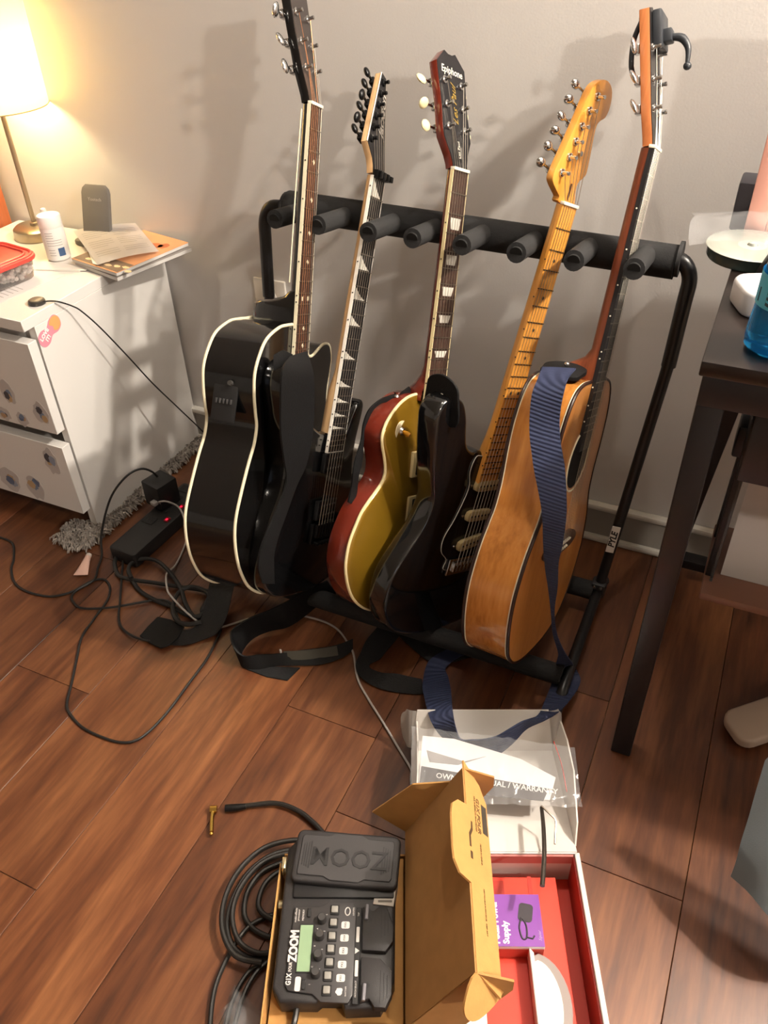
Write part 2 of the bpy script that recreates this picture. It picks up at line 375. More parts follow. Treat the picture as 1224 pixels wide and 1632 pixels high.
link('knob', MB().lathe([(0, .010), (.004, .010), (.005, .002)], 12, TR((.010, .012, 0))).mesh('knob', M('knob_grey', '#565452', .3, metal=.6)), pr)
A.add(MB().lathe([(0, .012), (.006, .011), (.004, .004), (.007, 0)], 14, TR((0, -.219, -.055)) @ Matrix.Rotation(math.pi/2, 4, 'X')), 'strap_button', chrome)
# ---- 2 black pointed superstrat
J = Guitar('electric_guitar', 'black electric guitar with triangular fret inlays and white-edged pointed headstock', (-.6435, 1.0563, .2336),
           ((.0756, .0008, .9971), (.8840, .4626, -.0674), (-.4614, .8866, .0342)), -.135, .648, .0215, .026, 24)
jo = [(-.022, .185), (-.05, .188), (-.083, .205), (-.098, .235), (-.115, .275), (-.15, .307), (-.177, .312), (-.196, .292), (-.196, .262), (-.18, .22), (-.158, .165), (-.146, .12), (-.150, .075), (-.170, .028), (-.182, -.02), (-.178, -.065), (-.155, -.102), (-.11, -.127), (-.05, -.136), (.02, -.137), (.09, -.125), (.135, -.095), (.152, -.05), (.150, 0), (.130, .045), (.110, .085), (.098, .12), (.097, .165), (.103, .205), (.105, .235), (.094, .247), (.078, .235), (.060, .195), (.045, .172), (.022, .17)]
J.add(MB().prism(outline(jo, 5), -.055, -.010, bev=.007, seg=3), 'body', black_gloss)
maple = wood('pale_maple', '#dcb98c', '#d2ac7e', '#c49a6c', .45, 'y', 20.)
J.board(.150, .006, ebony, M('white_binding', '#e9e4da', .35), [(1, 0), (3, 0), (5, 0), (7, 0), (9, 0), (12, 1), (15, 0), (17, 0), (19, 0), (21, 0), (24, 1)], ebony)
J.neck(.30, .006, .014, maple, [(.285, .027, -.026), (.262, .028, -.032), (.185, .028, -.034)])
J.strings(.004, (stringm, stringm))
pearl = M('pearl_inlay', '#c9c4ba', .3)
for k in (1, 3, 5, 7, 9, 12, 15, 17, 19, 21):
    y1, y0 = fr(.648, k-1)-.003, fr(.648, k)+.002; h = J.hw(y0)-.003
    J.add(MB().prism([(-h, y0), (h*.75, y0), (-h*.25, y0+(y1-y0)*.45), (-h, y1)], -.0002, .0004), 'inlay', pearl, smooth=0)
J.add(MB().box((0, .651, .002), (.044, .014, .010), bev=.001).box((.027, .651, .005), (.012, .010, .012), bev=.001), 'locking_nut', blackmetal)
for dx in (-.013, 0, .013): J.add(MB().box((dx, .651, .009), (.010, .012, .005), bev=.001), 'nut_clamp', blackmetal)
jh = [(-.0215, 0), (-.022, .012), (-.026, .024), (-.044, .047), (.006, .172), (.022, .166), (.020, .10), (.020, .05), (.0215, .012), (.0215, 0)]
J.head(jh, .013, .17, maple, M('head_black', '#18171a', .25))
for x0, y0, x1, y1 in ((-.044, .047, .006, .172),): J.add(MB().tube([J.hm @ Vector((x0, y0, -.0005)), J.hm @ Vector((x1, y1, -.0005))], .0013, 6), 'binding', M('white_binding', '#e9e4da', .35))
jd = Vector((.05, .125)).normalized(); jt = []
for k in range(6):
    p = Vector((-.044, .047)) + jd*(.012+.0222*k) + Vector((jd.y, -jd.x))*.011; jt.append((p.x, p.y))
    J.tuner(p.x, p.y, -1, .012, blackmetal, blackmetal, .013, ang=-.38, bs=(.008, .010, .005), posth=.012)
J.headstrings(jt, (stringm, stringm), z=.006)
text('logo', 'Jackson', .024, J.hm @ TR((.010, .095, .0012)) @ RZ(1.40), M('logo_silver', '#cfcac2', .4), J.root, shear=.4, bold=.0003).matrix_local = TR(J.off) @ J.hm @ TR((.009, .10, .0012)) @ RZ(1.42)
hb = M('pickup_black', '#19191a', .25)
def humbucker(g, y, z, ring=None, cover=hb, w=.070, h=.038):
    p = None
    if ring: p = g.add(MB().box((0, y, z+.003), (w+.020, h+.010, .010), bev=.002), 'pickup_ring', ring)
    q = MB().box((0, y, z+.008), (w, h, .010), bev=.0015)
    o = g.add(q, 'pickup', cover) if p is None else link('pickup', q.mesh('pickup', cover), p)
    for r in (-1, 1):
        for i in range(6): link('pole_piece', MB().lathe([(0, .0012), (.0022, .001), (.0022, 0)], 8, TR((-.0245+.0098*i, y+r*.0095, z+.013))).mesh('pole_piece', chrome), o)
humbucker(J, .128, -.011); humbucker(J, .035, -.011)
J.add(MB().box((0, -.012, -.004), (.078, .040, .008), bev=.002), 'bridge_plate', blackmetal)
for i in range(6): J.add(MB().box((-.0265+.0106*i, -.006, .0015), (.009, .026, .008), bev=.001), 'saddle', blackmetal)
for i in range(6): J.add(MB().lathe([(0, .007), (.003, .007), (.0035, .001), (.0035, -.006)], 10, TR((-.0265+.0106*i, -.030, .003))), 'fine_tuner', blackmetal)
for x, y in ((.085, -.04), (.115, -.075)): J.add(MB().lathe([(0, .018), (.008, .018), (.0095, .004), (.010, 0)], 18, TR((x, y, -.010))), 'knob', blackmetal)
# ---- 3 gold top single cut
G = Guitar('electric_guitar', 'gold-topped single-cut electric guitar with cream binding and cream tuner buttons', (-.4564, 1.0989, .2606),
           ((.2737, -.0503, .9605), (.8863, .4011, -.2315), (-.3736, .9146, .1544)), -.160, .628, .0215, .0265, 22)
go = [(-.015, .2490), (-.036, .2495), (-.059, .245), (-.081, .234), (-.101, .217), (-.114, .2), (-.120, .182), (-.117, .164), (-.109, .144), (-.103, .125), (-.102, .11), (-.108, .096), (-.123, .081), (-.141, .065), (-.158, .047), (-.171, .024), (-.181, .002), (-.186, -.02), (-.187, -.046), (-.181, -.071), (-.171, -.094), (-.157, -.114), (-.138, -.131), (-.116, -.144), (-.087, -.154), (-.04, -.161), (.02, -.161), (.08, -.153), (.13, -.128), (.160, -.09), (.170, -.046), (.165, 0), (.145, .045), (.118, .08), (.105, .108), (.108, .135), (.122, .160), (.124, .180), (.112, .196), (.092, .198), (.070, .185), (.050, .172), (.036, .170), (.029, .182), (.027, .215), (.025, .249)]
goo = outline(go, 5)
cherry = M('cherry_mahogany', '#6e2517', .16, coat=.6, var=.25, vscale=22, stretch=(1, .12, 1))
gold = M('gold_finish', '#86661a', .32, metal=.5, coat=.5)
G.add(MB().prism(goo, -.066, -.020, bev=.003), 'body', cherry)
mb = MB(); cx, cy = -.02, -.02; rings = []
for s_, dz in ((1, -.0165), (.985, -.0150), (.93, -.0128), (.80, -.0095), (.6, -.0065), (.35, -.0045)):
    rings.append([mb.bm.verts.new((cx+(x-cx)*s_, cy+(y-cy)*s_, dz)) for x, y in goo])
n_ = len(goo); low = [mb.bm.verts.new((x, y, -.0205)) for x, y in goo]; rings.insert(0, low)
for a_, b_ in zip(rings, rings[1:]):
    for k in range(n_): mb.bm.faces.new((a_[k], a_[(k+1) % n_], b_[(k+1) % n_], b_[k]))
mb.bm.faces.new(rings[-1])
G.add(mb, 'carved_top', gold, smooth=60)
G.add(MB().tube([(x, y, -.0185) for x, y in goo], .0030, 8, True), 'binding', M('ivory_binding', '#e0cfa0', .35))
G.board(.148, .006, rosewood, M('ivory_binding', '#e0cfa0', .35), [(3, 0), (5, 0), (7, 0), (9, 0), (12, 1), (15, 0), (17, 0), (19, 0)], ebony)
G.neck(.30, .006, .015, cherry, [(.285, .0265, -.030), (.268, .029, -.044), (.255, .034, -.056), (.240, .036, -.06)])
G.strings(.010, (stringm, stringm)); G.nut(bone, .007)
for k in (3, 5, 7, 9, 12, 15, 17, 19, 21):
    y1, y0 = fr(.628, k-1), fr(.628, k); c, hh = (y0+y1)/2, (y1-y0)*.30; h = G.hw(c)*.70
    G.add(MB().prism([(-h*.72, c-hh), (h*.72, c-hh), (h, c+hh), (-h, c+hh)], -.0002, .0004), 'inlay', pearl, smooth=0)
gh = [(-.0215, 0), (-.0215, .008), (-.026, .022), (-.040, .048), (-.040, .062), (-.0375, .10), (-.0405, .155), (-.0405, .166), (-.016, .187), (-.006, .183), (.006, .183), (.016, .187), (.0405, .166), (.0405, .155), (.0375, .10), (.040, .062), (.040, .048), (.026, .022), (.0215, .008), (.0215, 0)]
G.head(gh, .015, .26, cherry, M('head_black', '#18171a', .25))
gt = [(-.024, .065), (-.0235, .100), (-.0245, .138), (.0245, .138), (.0235, .100), (.024, .065)]
ivory = M('ivory_button', '#e6dcae', .3)
for x, y in gt: G.tuner(x, y, -1 if x < 0 else 1, .040-abs(x), chrome, ivory, .015, bs=(.011, .0095, .0045))
G.headstrings(gt, (stringm, stringm))
def htext(g, s_, size, x, y, ang, mat, **k):
    o = text('logo', s_, size, Matrix(), mat, g.root, **k); o.matrix_local = TR(g.off) @ g.hm @ TR((x, y, .0012)) @ RZ(ang); return o
htext(G, 'Epiphone', .0165, .000, .156, 0, M('logo_pearl', '#cfcabd', .35), shear=.15, bold=.0002)
htext(G, 'Les Paul', .019, .000, .102, math.pi/2, M('logo_gold', '#b99a4a', .35, metal=.5), shear=.5)
tc_ = G.add(MB().prism([(-.0105, .012), (.0105, .012), (.012, .040), (.006, .055), (-.006, .055), (-.012, .040)], 0, .0014, G.hm, bev=.0004), 'truss_rod_cover', M('truss_black', '#1c1b1d', .25))
text('logo', 'Les Paul', .0085, G.hm @ TR((0, .030, .0018)) @ RZ(math.pi/2), M('logo_pearl', '#cfcabd', .35), tc_)
cr = M('cream_plastic', '#d9c795', .4)
humbucker(G, .124, -.008, cr, M('pickup_black', '#19191a', .25)); humbucker(G, .040, -.008, cr, M('pickup_black', '#19191a', .25))
sw = G.add(MB().lathe([(.008, .0012), (.019, .0012), (.0195, 0)], 26, TR((-.074, .187, -.0125)) @ Matrix.Rotation(.05, 4, 'Y')), 'switch_plate', M('switch_cream', '#e3d5b0', .4))
link('switch_nut', MB().lathe([(0, .006), (.0055, .006), (.0075, .003), (.0085, .001)], 16, TR((-.074, .187, -.0125))).mesh('switch_nut', chrome), sw)
link('switch_tip', MB().tube([(-.074, .187, -.008), (-.072, .184, -.001), (-.071, .182, .005)], [.003, .0048, .0042], 10).mesh('switch_tip', M('amber_tip', '#c98a1e', .3)), sw)
G.add(MB().box((0, .004, .004), (.078, .012, .012), bev=.003), 'bridge', chrome)
for dx in (-.040, .040): G.add(MB().lathe([(0, .010), (.006, .010), (.0065, .004), (.004, .002), (.004, -.008)], 14, TR((dx, -.002, 0))), 'bridge_post', chrome)
G.add(MB().tube([(-.044, -.040, .002), (0, -.042, .003), (.044, -.040, .002)], [.0055, .007, .0055], 10), 'tailpiece', chrome)
for dx in (-.046, .046): G.add(MB().lathe([(0, .009), (.007, .008), (.007, .002), (.004, -.008)], 14, TR((dx, -.040, 0))), 'tailpiece_post', chrome)
for x, y in ((.085, -.03), (.125, -.05), (.095, -.085), (.13, -.10)): G.add(MB().lathe([(0, .016), (.008, .016), (.0115, .004), (.012, 0)], 18, TR((x, y, -.009))), 'knob', M('amber_knob', '#b58528', .25))
pg = [(.034, .145), (.085, .14), (.10, .10), (.075, .03), (.055, -.01), (.045, .0)]
G.add(MB().prism(pg, .0, .002, TR((0, 0, .002))), 'pickguard', cr)
G.add(MB().lathe([(0, .010), (.007, .009), (.004, .004), (.007, 0)], 14, TR((-.062, .243, -.040)) @ Matrix.Rotation(-math.pi/2, 4, 'X')), 'strap_button', chrome)
# ---- 4 black double cut with maple neck
S = Guitar('electric_guitar', 'black double-cut electric guitar with maple neck, black pickguard and cream pickups', (-.363, 1.0888, .2081),
           ((.3631, .1052, .9258), (.8438, .3843, -.3746), (-.3952, .9172, .0508)), -.150, .648, .021, .026, 22)
so = [(-.03, .222), (-.05, .220), (-.072, .232), (-.085, .255), (-.098, .287), (-.117, .312), (-.145, .321), (-.168, .313), (-.180, .292), (-.175, .262), (-.160, .215), (-.140, .165), (-.128, .130), (-.136, .085), (-.162, .042), (-.185, .0), (-.190, -.04), (-.178, -.085), (-.145, -.122), (-.09, -.143), (-.02, -.151), (.06, -.147), (.12, -.125), (.16, -.085), (.170, -.035), (.158, .01), (.128, .05), (.108, .085), (.104, .125), (.115, .165), (.128, .205), (.130, .235), (.118, .250), (.098, .240), (.078, .215), (.055, .200), (.03, .200)]
S.add(MB().prism(outline(so, 5), -.056, -.011, bev=.008, seg=3), 'body', black_gloss)
bmap = wood('amber_maple', '#dc9f4d', '#d3923f', '#bd7c30', .28, 'y', 16., coat=.4)
S.board(.160, .005, bmap, None, [(3, 0), (5, 0), (7, 0), (9, 0), (12, 1), (15, 0), (17, 0), (19, 0), (21, 0)], ebony, fm=M('dark_fret', '#5a4630', .3, metal=.7))
S.neck(.27, .005, .016, bmap, [(.250, .027, -.026), (.228, .028, -.030), (.165, .028, -.030)])
S.strings(.003, (stringm, stringm), .0172, .0262); S.nut(bone, .006)
for k in (3, 5, 7, 9, 12, 15, 17, 19, 21):
    y = (fr(.648, k)+fr(.648, k-1))/2
    for dx in ((-.011, .011) if k == 12 else (0,)): S.add(MB().lathe([(0, .0005), (.0030, .0004), (.0030, -.0002)], 12, TR((dx, y, 0))), 'inlay', ebony)
# head outline in the plane of the neck
sh = [(-.021, -.002), (-.0235, .006), (-.034, .012), (-.050, .022), (-.055, .030), (-.052, .046), (-.042, .078), (-.031, .117), (-.020, .158), (-.009, .176), (.010, .186), (.028, .186), (.042, .176), (.048, .157), (.043, .139), (.030, .130), (.025, .118), (.031, .080), (.0345, .055), (.031, .046), (.018, .034), (.0185, .020), (.023, .008), (.021, -.002)]
S.head(outline(sh, 3), .013, .02, bmap, None, z0=-.009)
st_ = [(-.036, .040), (-.027, .065), (-.022, .089), (-.017, .112), (-.008, .137), (.003, .160)]
for x, y in st_:
    ed = abs(-.056+(y-.03)*.29 - x); S.tuner(x, y, -1, ed, chrome, chrome, .013, ang=-.18, bs=(.010, .008, .006), posth=.015)
S.headstrings(st_, (stringm, stringm), .0172)
S.add(MB().lathe([(0, .007), (.004, .006), (.003, .003), (.003, 0)], 10, S.hm @ TR((-.004, .075, 0))), 'string_tree', chrome)
S.add(MB().prism([(-.0028, .010), (0, .004), (.0028, .010), (.0018, .030), (-.0018, .030)], 0, .0006, S.hm), 'truss_slot', M('walnut_plug', '#3a2213', .5), smooth=0)
po = [(-.028, .214), (-.045, .212), (-.050, .185), (-.040, .150), (-.055, .095), (-.072, .058), (-.068, .030), (-.046, .010), (-.042, -.012), (.045, -.012), (.05, -.06), (.09, -.11), (.13, -.095), (.135, -.05), (.105, .03), (.085, .09), (.085, .15), (.100, .205), (.085, .22), (.06, .20), (.03, .205)]
poo = outline(po, 4)
pgS = S.add(MB().prism(poo, -.011, -.0085), 'pickguard', M('pickguard_black', '#121113', .22), smooth=0)
link('pickguard_edge', MB().tube([(x, y, -.0095) for x, y in poo], .0010, 6, True).mesh('pickguard_edge', M('edge_white', '#c9c5bc', .4)), pgS)
agedcr = M('aged_cream', '#b9a679', .4)
for y, ang in ((.158, 0), (.098, 0), (.042, .16)):
    mx = TR((.006, y, -.0085)) @ RZ(ang)
    ov = [(-.034, -.008), (-.026, -.0105), (.026, -.0105), (.034, -.008), (.037, 0), (.034, .008), (.026, .0105), (-.026, .0105), (-.034, .008), (-.037, 0)]
    p_ = S.add(MB().prism(ov, 0, .009, mx, bev=.0012), 'pickup', agedcr)
    for i in range(6): link('pole_piece', MB().lathe([(0, .0008), (.0022, .0007), (.0022, 0)], 8, mx @ TR((-.0255+.0102*i, 0, .009))).mesh('pole_piece', ebony), p_)
    for dx in (-.042, .042): link('screw', MB().lathe([(0, .002), (.0025, .001), (.0028, 0)], 8, mx @ TR((dx, 0, 0))).mesh('screw', chrome), p_)
S.add(MB().box((0, -.006, -.006), (.080, .034, .005), bev=.0015), 'bridge_plate', chrome)
for i in range(6): S.add(MB().box((-.0262+.0105*i, -.004, -.0005), (.0095, .020, .006), bev=.001), 'saddle', chrome)
for x, y in ((.085, -.02), (.105, -.055), (.115, -.09)): S.add(MB().lathe([(0, .016), (.009, .016), (.011, .004), (.0115, 0)], 18, TR((x, y, -.0085))), 'knob', M('knob_black', '#1b1a1b', .4))
S.add(MB().lathe([(0, .010), (.007, .009), (.004, .004), (.007, 0)], 14, TR((-.15, .318, -.034)) @ Matrix.Rotation(-math.pi/2, 4, 'X')), 'strap_button', chrome)
# ---- 5 natural acoustic
N = Guitar('acoustic_guitar', 'natural wood acoustic guitar turned side-on with dark binding at the right end of the rack', (-.1939, 1.1226, .2919),
           ((.1039, .0224, .9943), (.9176, .3836, -.1045), (-.3838, .9232, .0193)), -.219, .648, .0215, .027, 20)
no = [(-.012, .2890), (-.045, .2886), (-.069, .2870), (-.094, .280), (-.110, .268), (-.121, .252), (-.129, .232), (-.135, .204), (-.136, .165), (-.133, .13), (-.133, .10), (-.139, .069), (-.152, .045), (-.170, .012), (-.182, -.025), (-.187, -.060), (-.182, -.101), (-.169, -.139), (-.145, -.178), (-.10, -.207), (-.04, -.218)]
no = no + [(-x, y) for x, y in no[::-1]]
natside = wood('koa_side', '#c98a45', '#b57432', '#86501f', .22, 'y', 26., coat=.7, pos=(.28, .5, .74), gstretch=16.)
nattop = wood('spruce_top', '#c78a48', '#bb7a3a', '#a3652c', .3, 'y', 60., coat=.5)
mahog = wood('mahogany_neck', '#8a4a2c', '#783c24', '#5c2c1a', .35, 'y', 40.)
acoustic_body(N, no, -.006, -.092, nattop, natside, natside, M('dark_binding', '#2a1712', .3), .0030)
for z in (-.0115, -.087): N.add(MB().tube([(x*1.0015, y*1.001, z) for x, y in outline(no, 5)], .0011, 6, True), 'purfling', cream)
N.board(.170, .007, ebony, None, [(3, 0), (5, 0), (7, 0), (9, 0), (12, 1), (15, 0), (17, 0), (19, 0)], bone)
N.neck(.34, .007, .016, mahog, [(.325, .0262, -.034), (.312, .027, -.055), (.300, .0275, -.078), (.2885, .026, -.088)])
N.strings(.006, (stringm, stringm)); N.nut(bone, .008)
N.head([(-.0215, 0), (-.0215, .012), (-.030, .045), (-.0335, .11), (-.036, .185), (-.018, .190), (0, .183), (.018, .190), (.036, .185), (.0335, .11), (.030, .045), (.0215, .012), (.0215, 0)], .015, .26, wood('orange_mahogany', '#c47a4a', '#b06a3d', '#98552e', .35, 'y', 40.), ebony)
nt_ = [(-.019, .052), (-.020, .092), (-.022, .135), (.022, .135), (.020, .092), (.019, .052)]
for x, y in nt_: N.tuner(x, y, -1 if x < 0 else 1, .034-abs(x), chrome, chrome, .015, bs=(.007, .012, .004))
N.headstrings(nt_, (stringm, stringm))
N.add(MB().lathe([(0, .012), (.006, .011), (.004, .004), (.007, 0)], 14, TR((0, -.219, -.045)) @ Matrix.Rotation(math.pi/2, 4, 'X')), 'strap_button', chrome)
# capo clipped on the natural guitar's headstock
cap = thing('guitar_capo', 'black spring clamp with curved lever clipped to the headstock of the natural guitar', 'capo', N.P @ N.hm)
cm = M('capo_black', '#2b2e33', .4)
MB().box((0, .160, .008), (.05, .050, .014), bev=.003).box((-.004, .150, .020), (.022, .018, .014), bev=.002).out('clamp_pad', cm, cap)
MB().tube([(-.004, .148, .026), (-.004, .143, .040), (-.004, .128, .048), (-.004, .108, .047)], [.005, .006, .0045, .003], 10, sub=5).ball((-.004, .104, .047), .006, 10).out('lever', cm, cap)
MB().tube([(-.004, .180, -.018), (-.004, .155, -.030), (-.004, .12, -.034), (-.004, .10, -.028)], .004, 8, sub=4).box((0, .175, -.018), (.02, .02, .006), bev=.002).out('spring_arm', cm, cap)
# ---- rack
rk = thing('guitar_rack', 'black padded multi-guitar floor rack with eight foam pegs', 'guitar stand', (-.48, 1.2, 0))
R0 = Vector((-.48, 1.2, 0)); V = lambda *p: Vector(p)-R0
BY, BZ = 1.372, .728
MB().tube([V(-.846, BY, BZ+.004), V(-.118, BY, BZ-.006)], .0275, 20).out('top_bar', foam, rk)
for sx, x in ((-1, -.847), (1, -.117)):
    MB().tube([V(x, BY, BZ), V(x+sx*.006, BY, BZ)], .0285, 20).out('end_cap', M('cap_rubber', '#252526', .7), rk)
pegx = [-.800, -.713, -.615, -.533, -.445, -.352, -.259, -.166]
for x in pegx:
    pg_ = MB().tube([V(x, BY, BZ+.002), V(x, 1.245, .752)], .0165, 18).out('peg', foam, rk)
    MB().lathe([(0, .0006), (.010, .0006), (.010, -.003)], 14, TR(V(x, 1.2445, .7522)) @ Matrix.Rotation(math.radians(101), 4, 'X')).out('peg_hole', M('peg_hole_dark', '#101010', .9), pg_)
def side(sx, xt, xb):
    pts = [V(xt-sx*.03, BY, BZ), V(xt-sx*.008, BY-.002, BZ-.004), V(xt+sx*.006, BY-.005, BZ-.028), V(xt+sx*.006, BY-.012, BZ-.07), V(xt+sx*.004, 1.345, .55)]
    MB().tube(pts, .0125, 14, sub=5).out('upper_sleeve', rackm, rk)
    MB().tube([V(xt+sx*.004, 1.347, .56), V(xb, 1.283, .052)], .0105, 14).out('upright', rackm, rk)
    MB().tube([V(xb, 1.36, .013), V(xb, 1.30, .040), V(xb, 1.275, .050), V(xb, 1.035, .050), V(xb, .985, .030), V(xb, .94, .013)], .0105, 12, sub=4).out('foot_frame', rackm, rk)
    for y in (1.36, .94): MB().ball(V(xb, y, .012), .0118, 12).out('foot_cap', M('cap_rubber', '#252526', .7), rk)
    MB().box(V(xb, 1.284, .060), (.03, .03, .035), bev=.005).out('joint', M('joint_plastic', '#1b1b1d', .4), rk)
    for dx in (-.006, .006): MB().lathe([(0, .003), (.0035, .002), (.0035, 0)], 8, TR(V(xb+dx, 1.268, .072)) @ Matrix.Rotation(math.pi/2, 4, 'X')).out('screw', chrome, rk)
side(-1, -.895, -.885); side(1, -.098, -.133)
for y in (1.277, 1.032): MB().tube([V(-.878, y, .052), V(-.142, y, .052)], .0195, 16).out('lower_bar', foam, rk)
lb = frame(Vector((-.1220, 1.298, .190))-R0 + Vector((-.0015, -.0112, 0)), (.035, .064, .508), (1, .2, 0))
lab = MB().box((0, 0, 0), (.062, .016, .0012), bev=.0004, seg=1).out('maker_label', M('label_white', '#cfcbc4', .5), rk, lb)
text('lettering', 'PYLE', .017, Matrix.Rotation(math.pi, 4, 'X') @ TR((0, 0, .0008)), M('label_ink', '#1a1a1c', .6), lab, shear=.2, bold=.0006)
# ---------------------------------------------------------------- white dresser and what stands on it
white = M('dresser_white', '#d9d6d2', .35)
DX0, DX1, DZ = -1.735, -1.291, .555
dr = thing('dresser', 'white two-drawer chest with plain fronts beside the black acoustic guitar', 'dresser', ((DX0+DX1)/2, 1.28, 0))
o = Vector(((DX0+DX1)/2, 1.28, 0)); W_ = DX1-DX0
MB().box((0, (1.05+1.505)/2-1.28, DZ-.012), (W_, .455, .024), bev=.0012, seg=1).out('top_panel', white, dr)
for sx in (-1, 1): MB().box((sx*(W_/2-.010), (1.078+1.505)/2-1.28, (DZ-.024)/2), (.020, .427, DZ-.024), bev=.0008, seg=1).out('side_panel', white, dr)
MB().box((0, 1.502-1.28, .27), (W_-.04, .006, .5)).out('back_panel', white, dr, smooth=0)
MB().box((0, 1.14-1.28, .035), (W_-.04, .012, .06)).out('plinth', white, dr, smooth=0)
MB().box((0, 1.10-1.28, .508), (W_-.04, .02, .045)).out('top_rail', white, dr, smooth=0)
stick = M('sticker_film', '#b9b3b0', .35)
def blob(cx, cz, rx, rz, seed):
    rr = random.Random(seed); n = 16
    return outline([(cx+rx*math.cos(2*math.pi*k/n)*rr.uniform(.72, 1.05), cz+rz*math.sin(2*math.pi*k/n)*rr.uniform(.72, 1.05)) for k in range(n)], 3)
def sticker(par, cx, cz, rx, rz, seed, cols):
    s_ = MB().prism(blob(cx, cz, rx, rz, seed), -.0004, .0004).out('sticker', stick, par, frame((0, -.0125, 0), (1, 0, 0), (0, 0, 1)), 0)
    return s_, cols
for z0, z1, nm in ((.288, .505, 0), (.066, .253, 1)):
    d = MB().box((0, 1.062-1.28, (z0+z1)/2), (W_-.003, .024, z1-z0), bev=.001, seg=1).out('drawer', white, dr)
    MB().box((0, 1.27-1.28, (z0+z1)/2-.01), (W_-.06, .38, z1-z0-.05)).out('drawer_box', white, d, smooth=0)
    specs = ([(-1.402, .372, .020, .034), (-1.440, .308, .022, .020), (-1.385, .306, .018, .020), (-1.322, .336, .022, .030)] if nm == 0 else
             [(-1.340, .205, .024, .040), (-1.505, .108, .035, .038), (-1.424, .106, .030, .038)])
    pal = ['#6f7f97', '#b79a76', '#4b4a50', '#8b93a3', '#a98a6a', '#5c6880']
    for i, (x, z, rx, rz) in enumerate(specs):
        mx = frame((x-o.x, 1.0498-1.28, z), (1, 0, 0), (0, 0, 1)); sd = i*5+nm*31
        st = MB().prism(blob(0, 0, rx, rz, sd), -.0004, .0004).out('sticker', stick, d, mx, 0)
        mm = MB()
        for q in range(3):
            mm = MB().prism(blob(random.uniform(-.35, .35)*rx, random.uniform(-.5, .5)*rz, rx*.42, rz*.36, sd+q+3), .0004+q*.0002, .0006+q*.0002)
            o_ = mm.mesh('print', M('print_'+pal[(i*2+q+nm) % 6][1:], pal[(i*2+q+nm) % 6], .45), 0)
            oo = bpy.data.objects.new('sticker', o_); COL.objects.link(oo); oo.parent = d; oo.matrix_local = mx
# pink sticker on the side panel
sm = frame((DX1-o.x+.0006, 1.111-1.28, .507), (0, .96, .10), (0, 0, 1)) @ RZ(.35)
pk = MB().prism(outline([(-.036, 0), (-.030, .014), (-.016, .017), (0, .011), (.014, .017), (.030, .016), (.037, .002), (.031, -.014), (.016, -.018), (0, -.012), (-.016, -.018), (-.031, -.014)], 4), -.0003, .0004).out('sticker', M('sticker_pink', '#d78a9a', .4), dr, sm, 0)
pk['label'] = 'pink peanut-shaped sticker reading LOVE IT'
o_ = MB().prism(outline([(.008, .010), (.020, .016), (.032, .012), (.036, 0), (.030, -.012), (.018, -.015), (.010, -.008), (.013, 0)], 4), .0004, .0007).mesh('sticker', M('sticker_orange', '#d5a066', .4), 0)
oo = bpy.data.objects.new('sticker', o_); COL.objects.link(oo); oo.parent = dr; oo.matrix_local = sm
text('sticker', 'LOVE\nIT!', .0125, sm @ TR((-.014, 0, .0009)) @ RZ(.12), M('sticker_white', '#efe9e6', .4), dr, bold=.0006)
# rug under the dresser: a shaggy pile
rugm = M('shag_grey', '#a79f97', .9, var=.5, vscale=60, hex2='#6d655f')
rb = MB(); rr = random.Random(3)
def tuft(x, y):
    h = rr.uniform(.008, .02); a = rr.uniform(0, 6.28); l = rr.uniform(.006, .016); dx, dy = l*math.cos(a), l*math.sin(a)
    rb.tube([(x, y, 0), (x+dx*.4, y+dy*.4, h), (x+dx, y+dy, h*.75), (x+dx*1.3, y+dy*1.3, h*.35)], [.0022, .0022, .002, .0012], 4)
for i in range(1150): tuft(rr.uniform(-1.287, -1.256-.012*rr.random()), rr.uniform(1.03, 1.50))
for i in range(420):
    x = rr.uniform(-1.36, -1.265); tuft(x, rr.uniform(.985+abs(x+1.31)*.35, 1.074))
rug = rb.out('shag_rug', rugm, smooth=0); tag(rug, 'grey shag rug poking out from under the white dresser', 'rug', kind='stuff')
# lamp
LC = Vector((-1.603, 1.432, DZ)); lp_ = thing('table_lamp', 'lit table lamp with cream drum shade and brushed metal stem on the dresser', 'lamp', LC)
nick = M('brushed_nickel', '#b5a78f', .32, metal=.9)
MB().lathe([(0, .028), (.046, .027), (.052, .022), (.054, .004), (.053, 0), (0, 0)], 36).out('base', nick, lp_)
MB().cyl((0, 0, .026), (0, 0, .45), .0058, 14).lathe([(.011, .026), (.010, .034), (.0058, .036)], 16).out('stem', nick, lp_)
shm = bpy.data.materials.new('lamp_shade'); shm.use_nodes = True; nt = shm.node_tree; nt.nodes.remove(nt.nodes['Principled BSDF'])
d1 = nt.nodes.new('ShaderNodeBsdfDiffuse'); d1.inputs[0].default_value = (*lin('#f0e3c0'), 1)
t1 = nt.nodes.new('ShaderNodeBsdfTranslucent'); t1.inputs[0].default_value = (*lin('#f7dc96'), 1)
mxs = nt.nodes.new('ShaderNodeMixShader'); mxs.inputs[0].default_value = .55
nt.links.new(d1.outputs[0], mxs.inputs[1]); nt.links.new(t1.outputs[0], mxs.inputs[2]); nt.links.new(mxs.outputs[0], nt.nodes['Material Output'].inputs[0])
SH0, SH1, SR = .290, .53, .104
MB().lathe([(SR, SH0), (SR, SH1)], 48).out('lamp_shade', shm, lp_)
for zz in (SH0, SH1): MB().tube([(SR*math.cos(t), SR*math.sin(t), zz) for t in [2*math.pi*k/48 for k in range(48)]], .0013, 6, True).out('rim', M('rim_brown', '#9a7d4c', .5), lp_)
MB().ball((0, 0, .425), .028, 14).out('bulb', M('bulb_glow', '#ffe2a8', .3, emit=6), lp_)
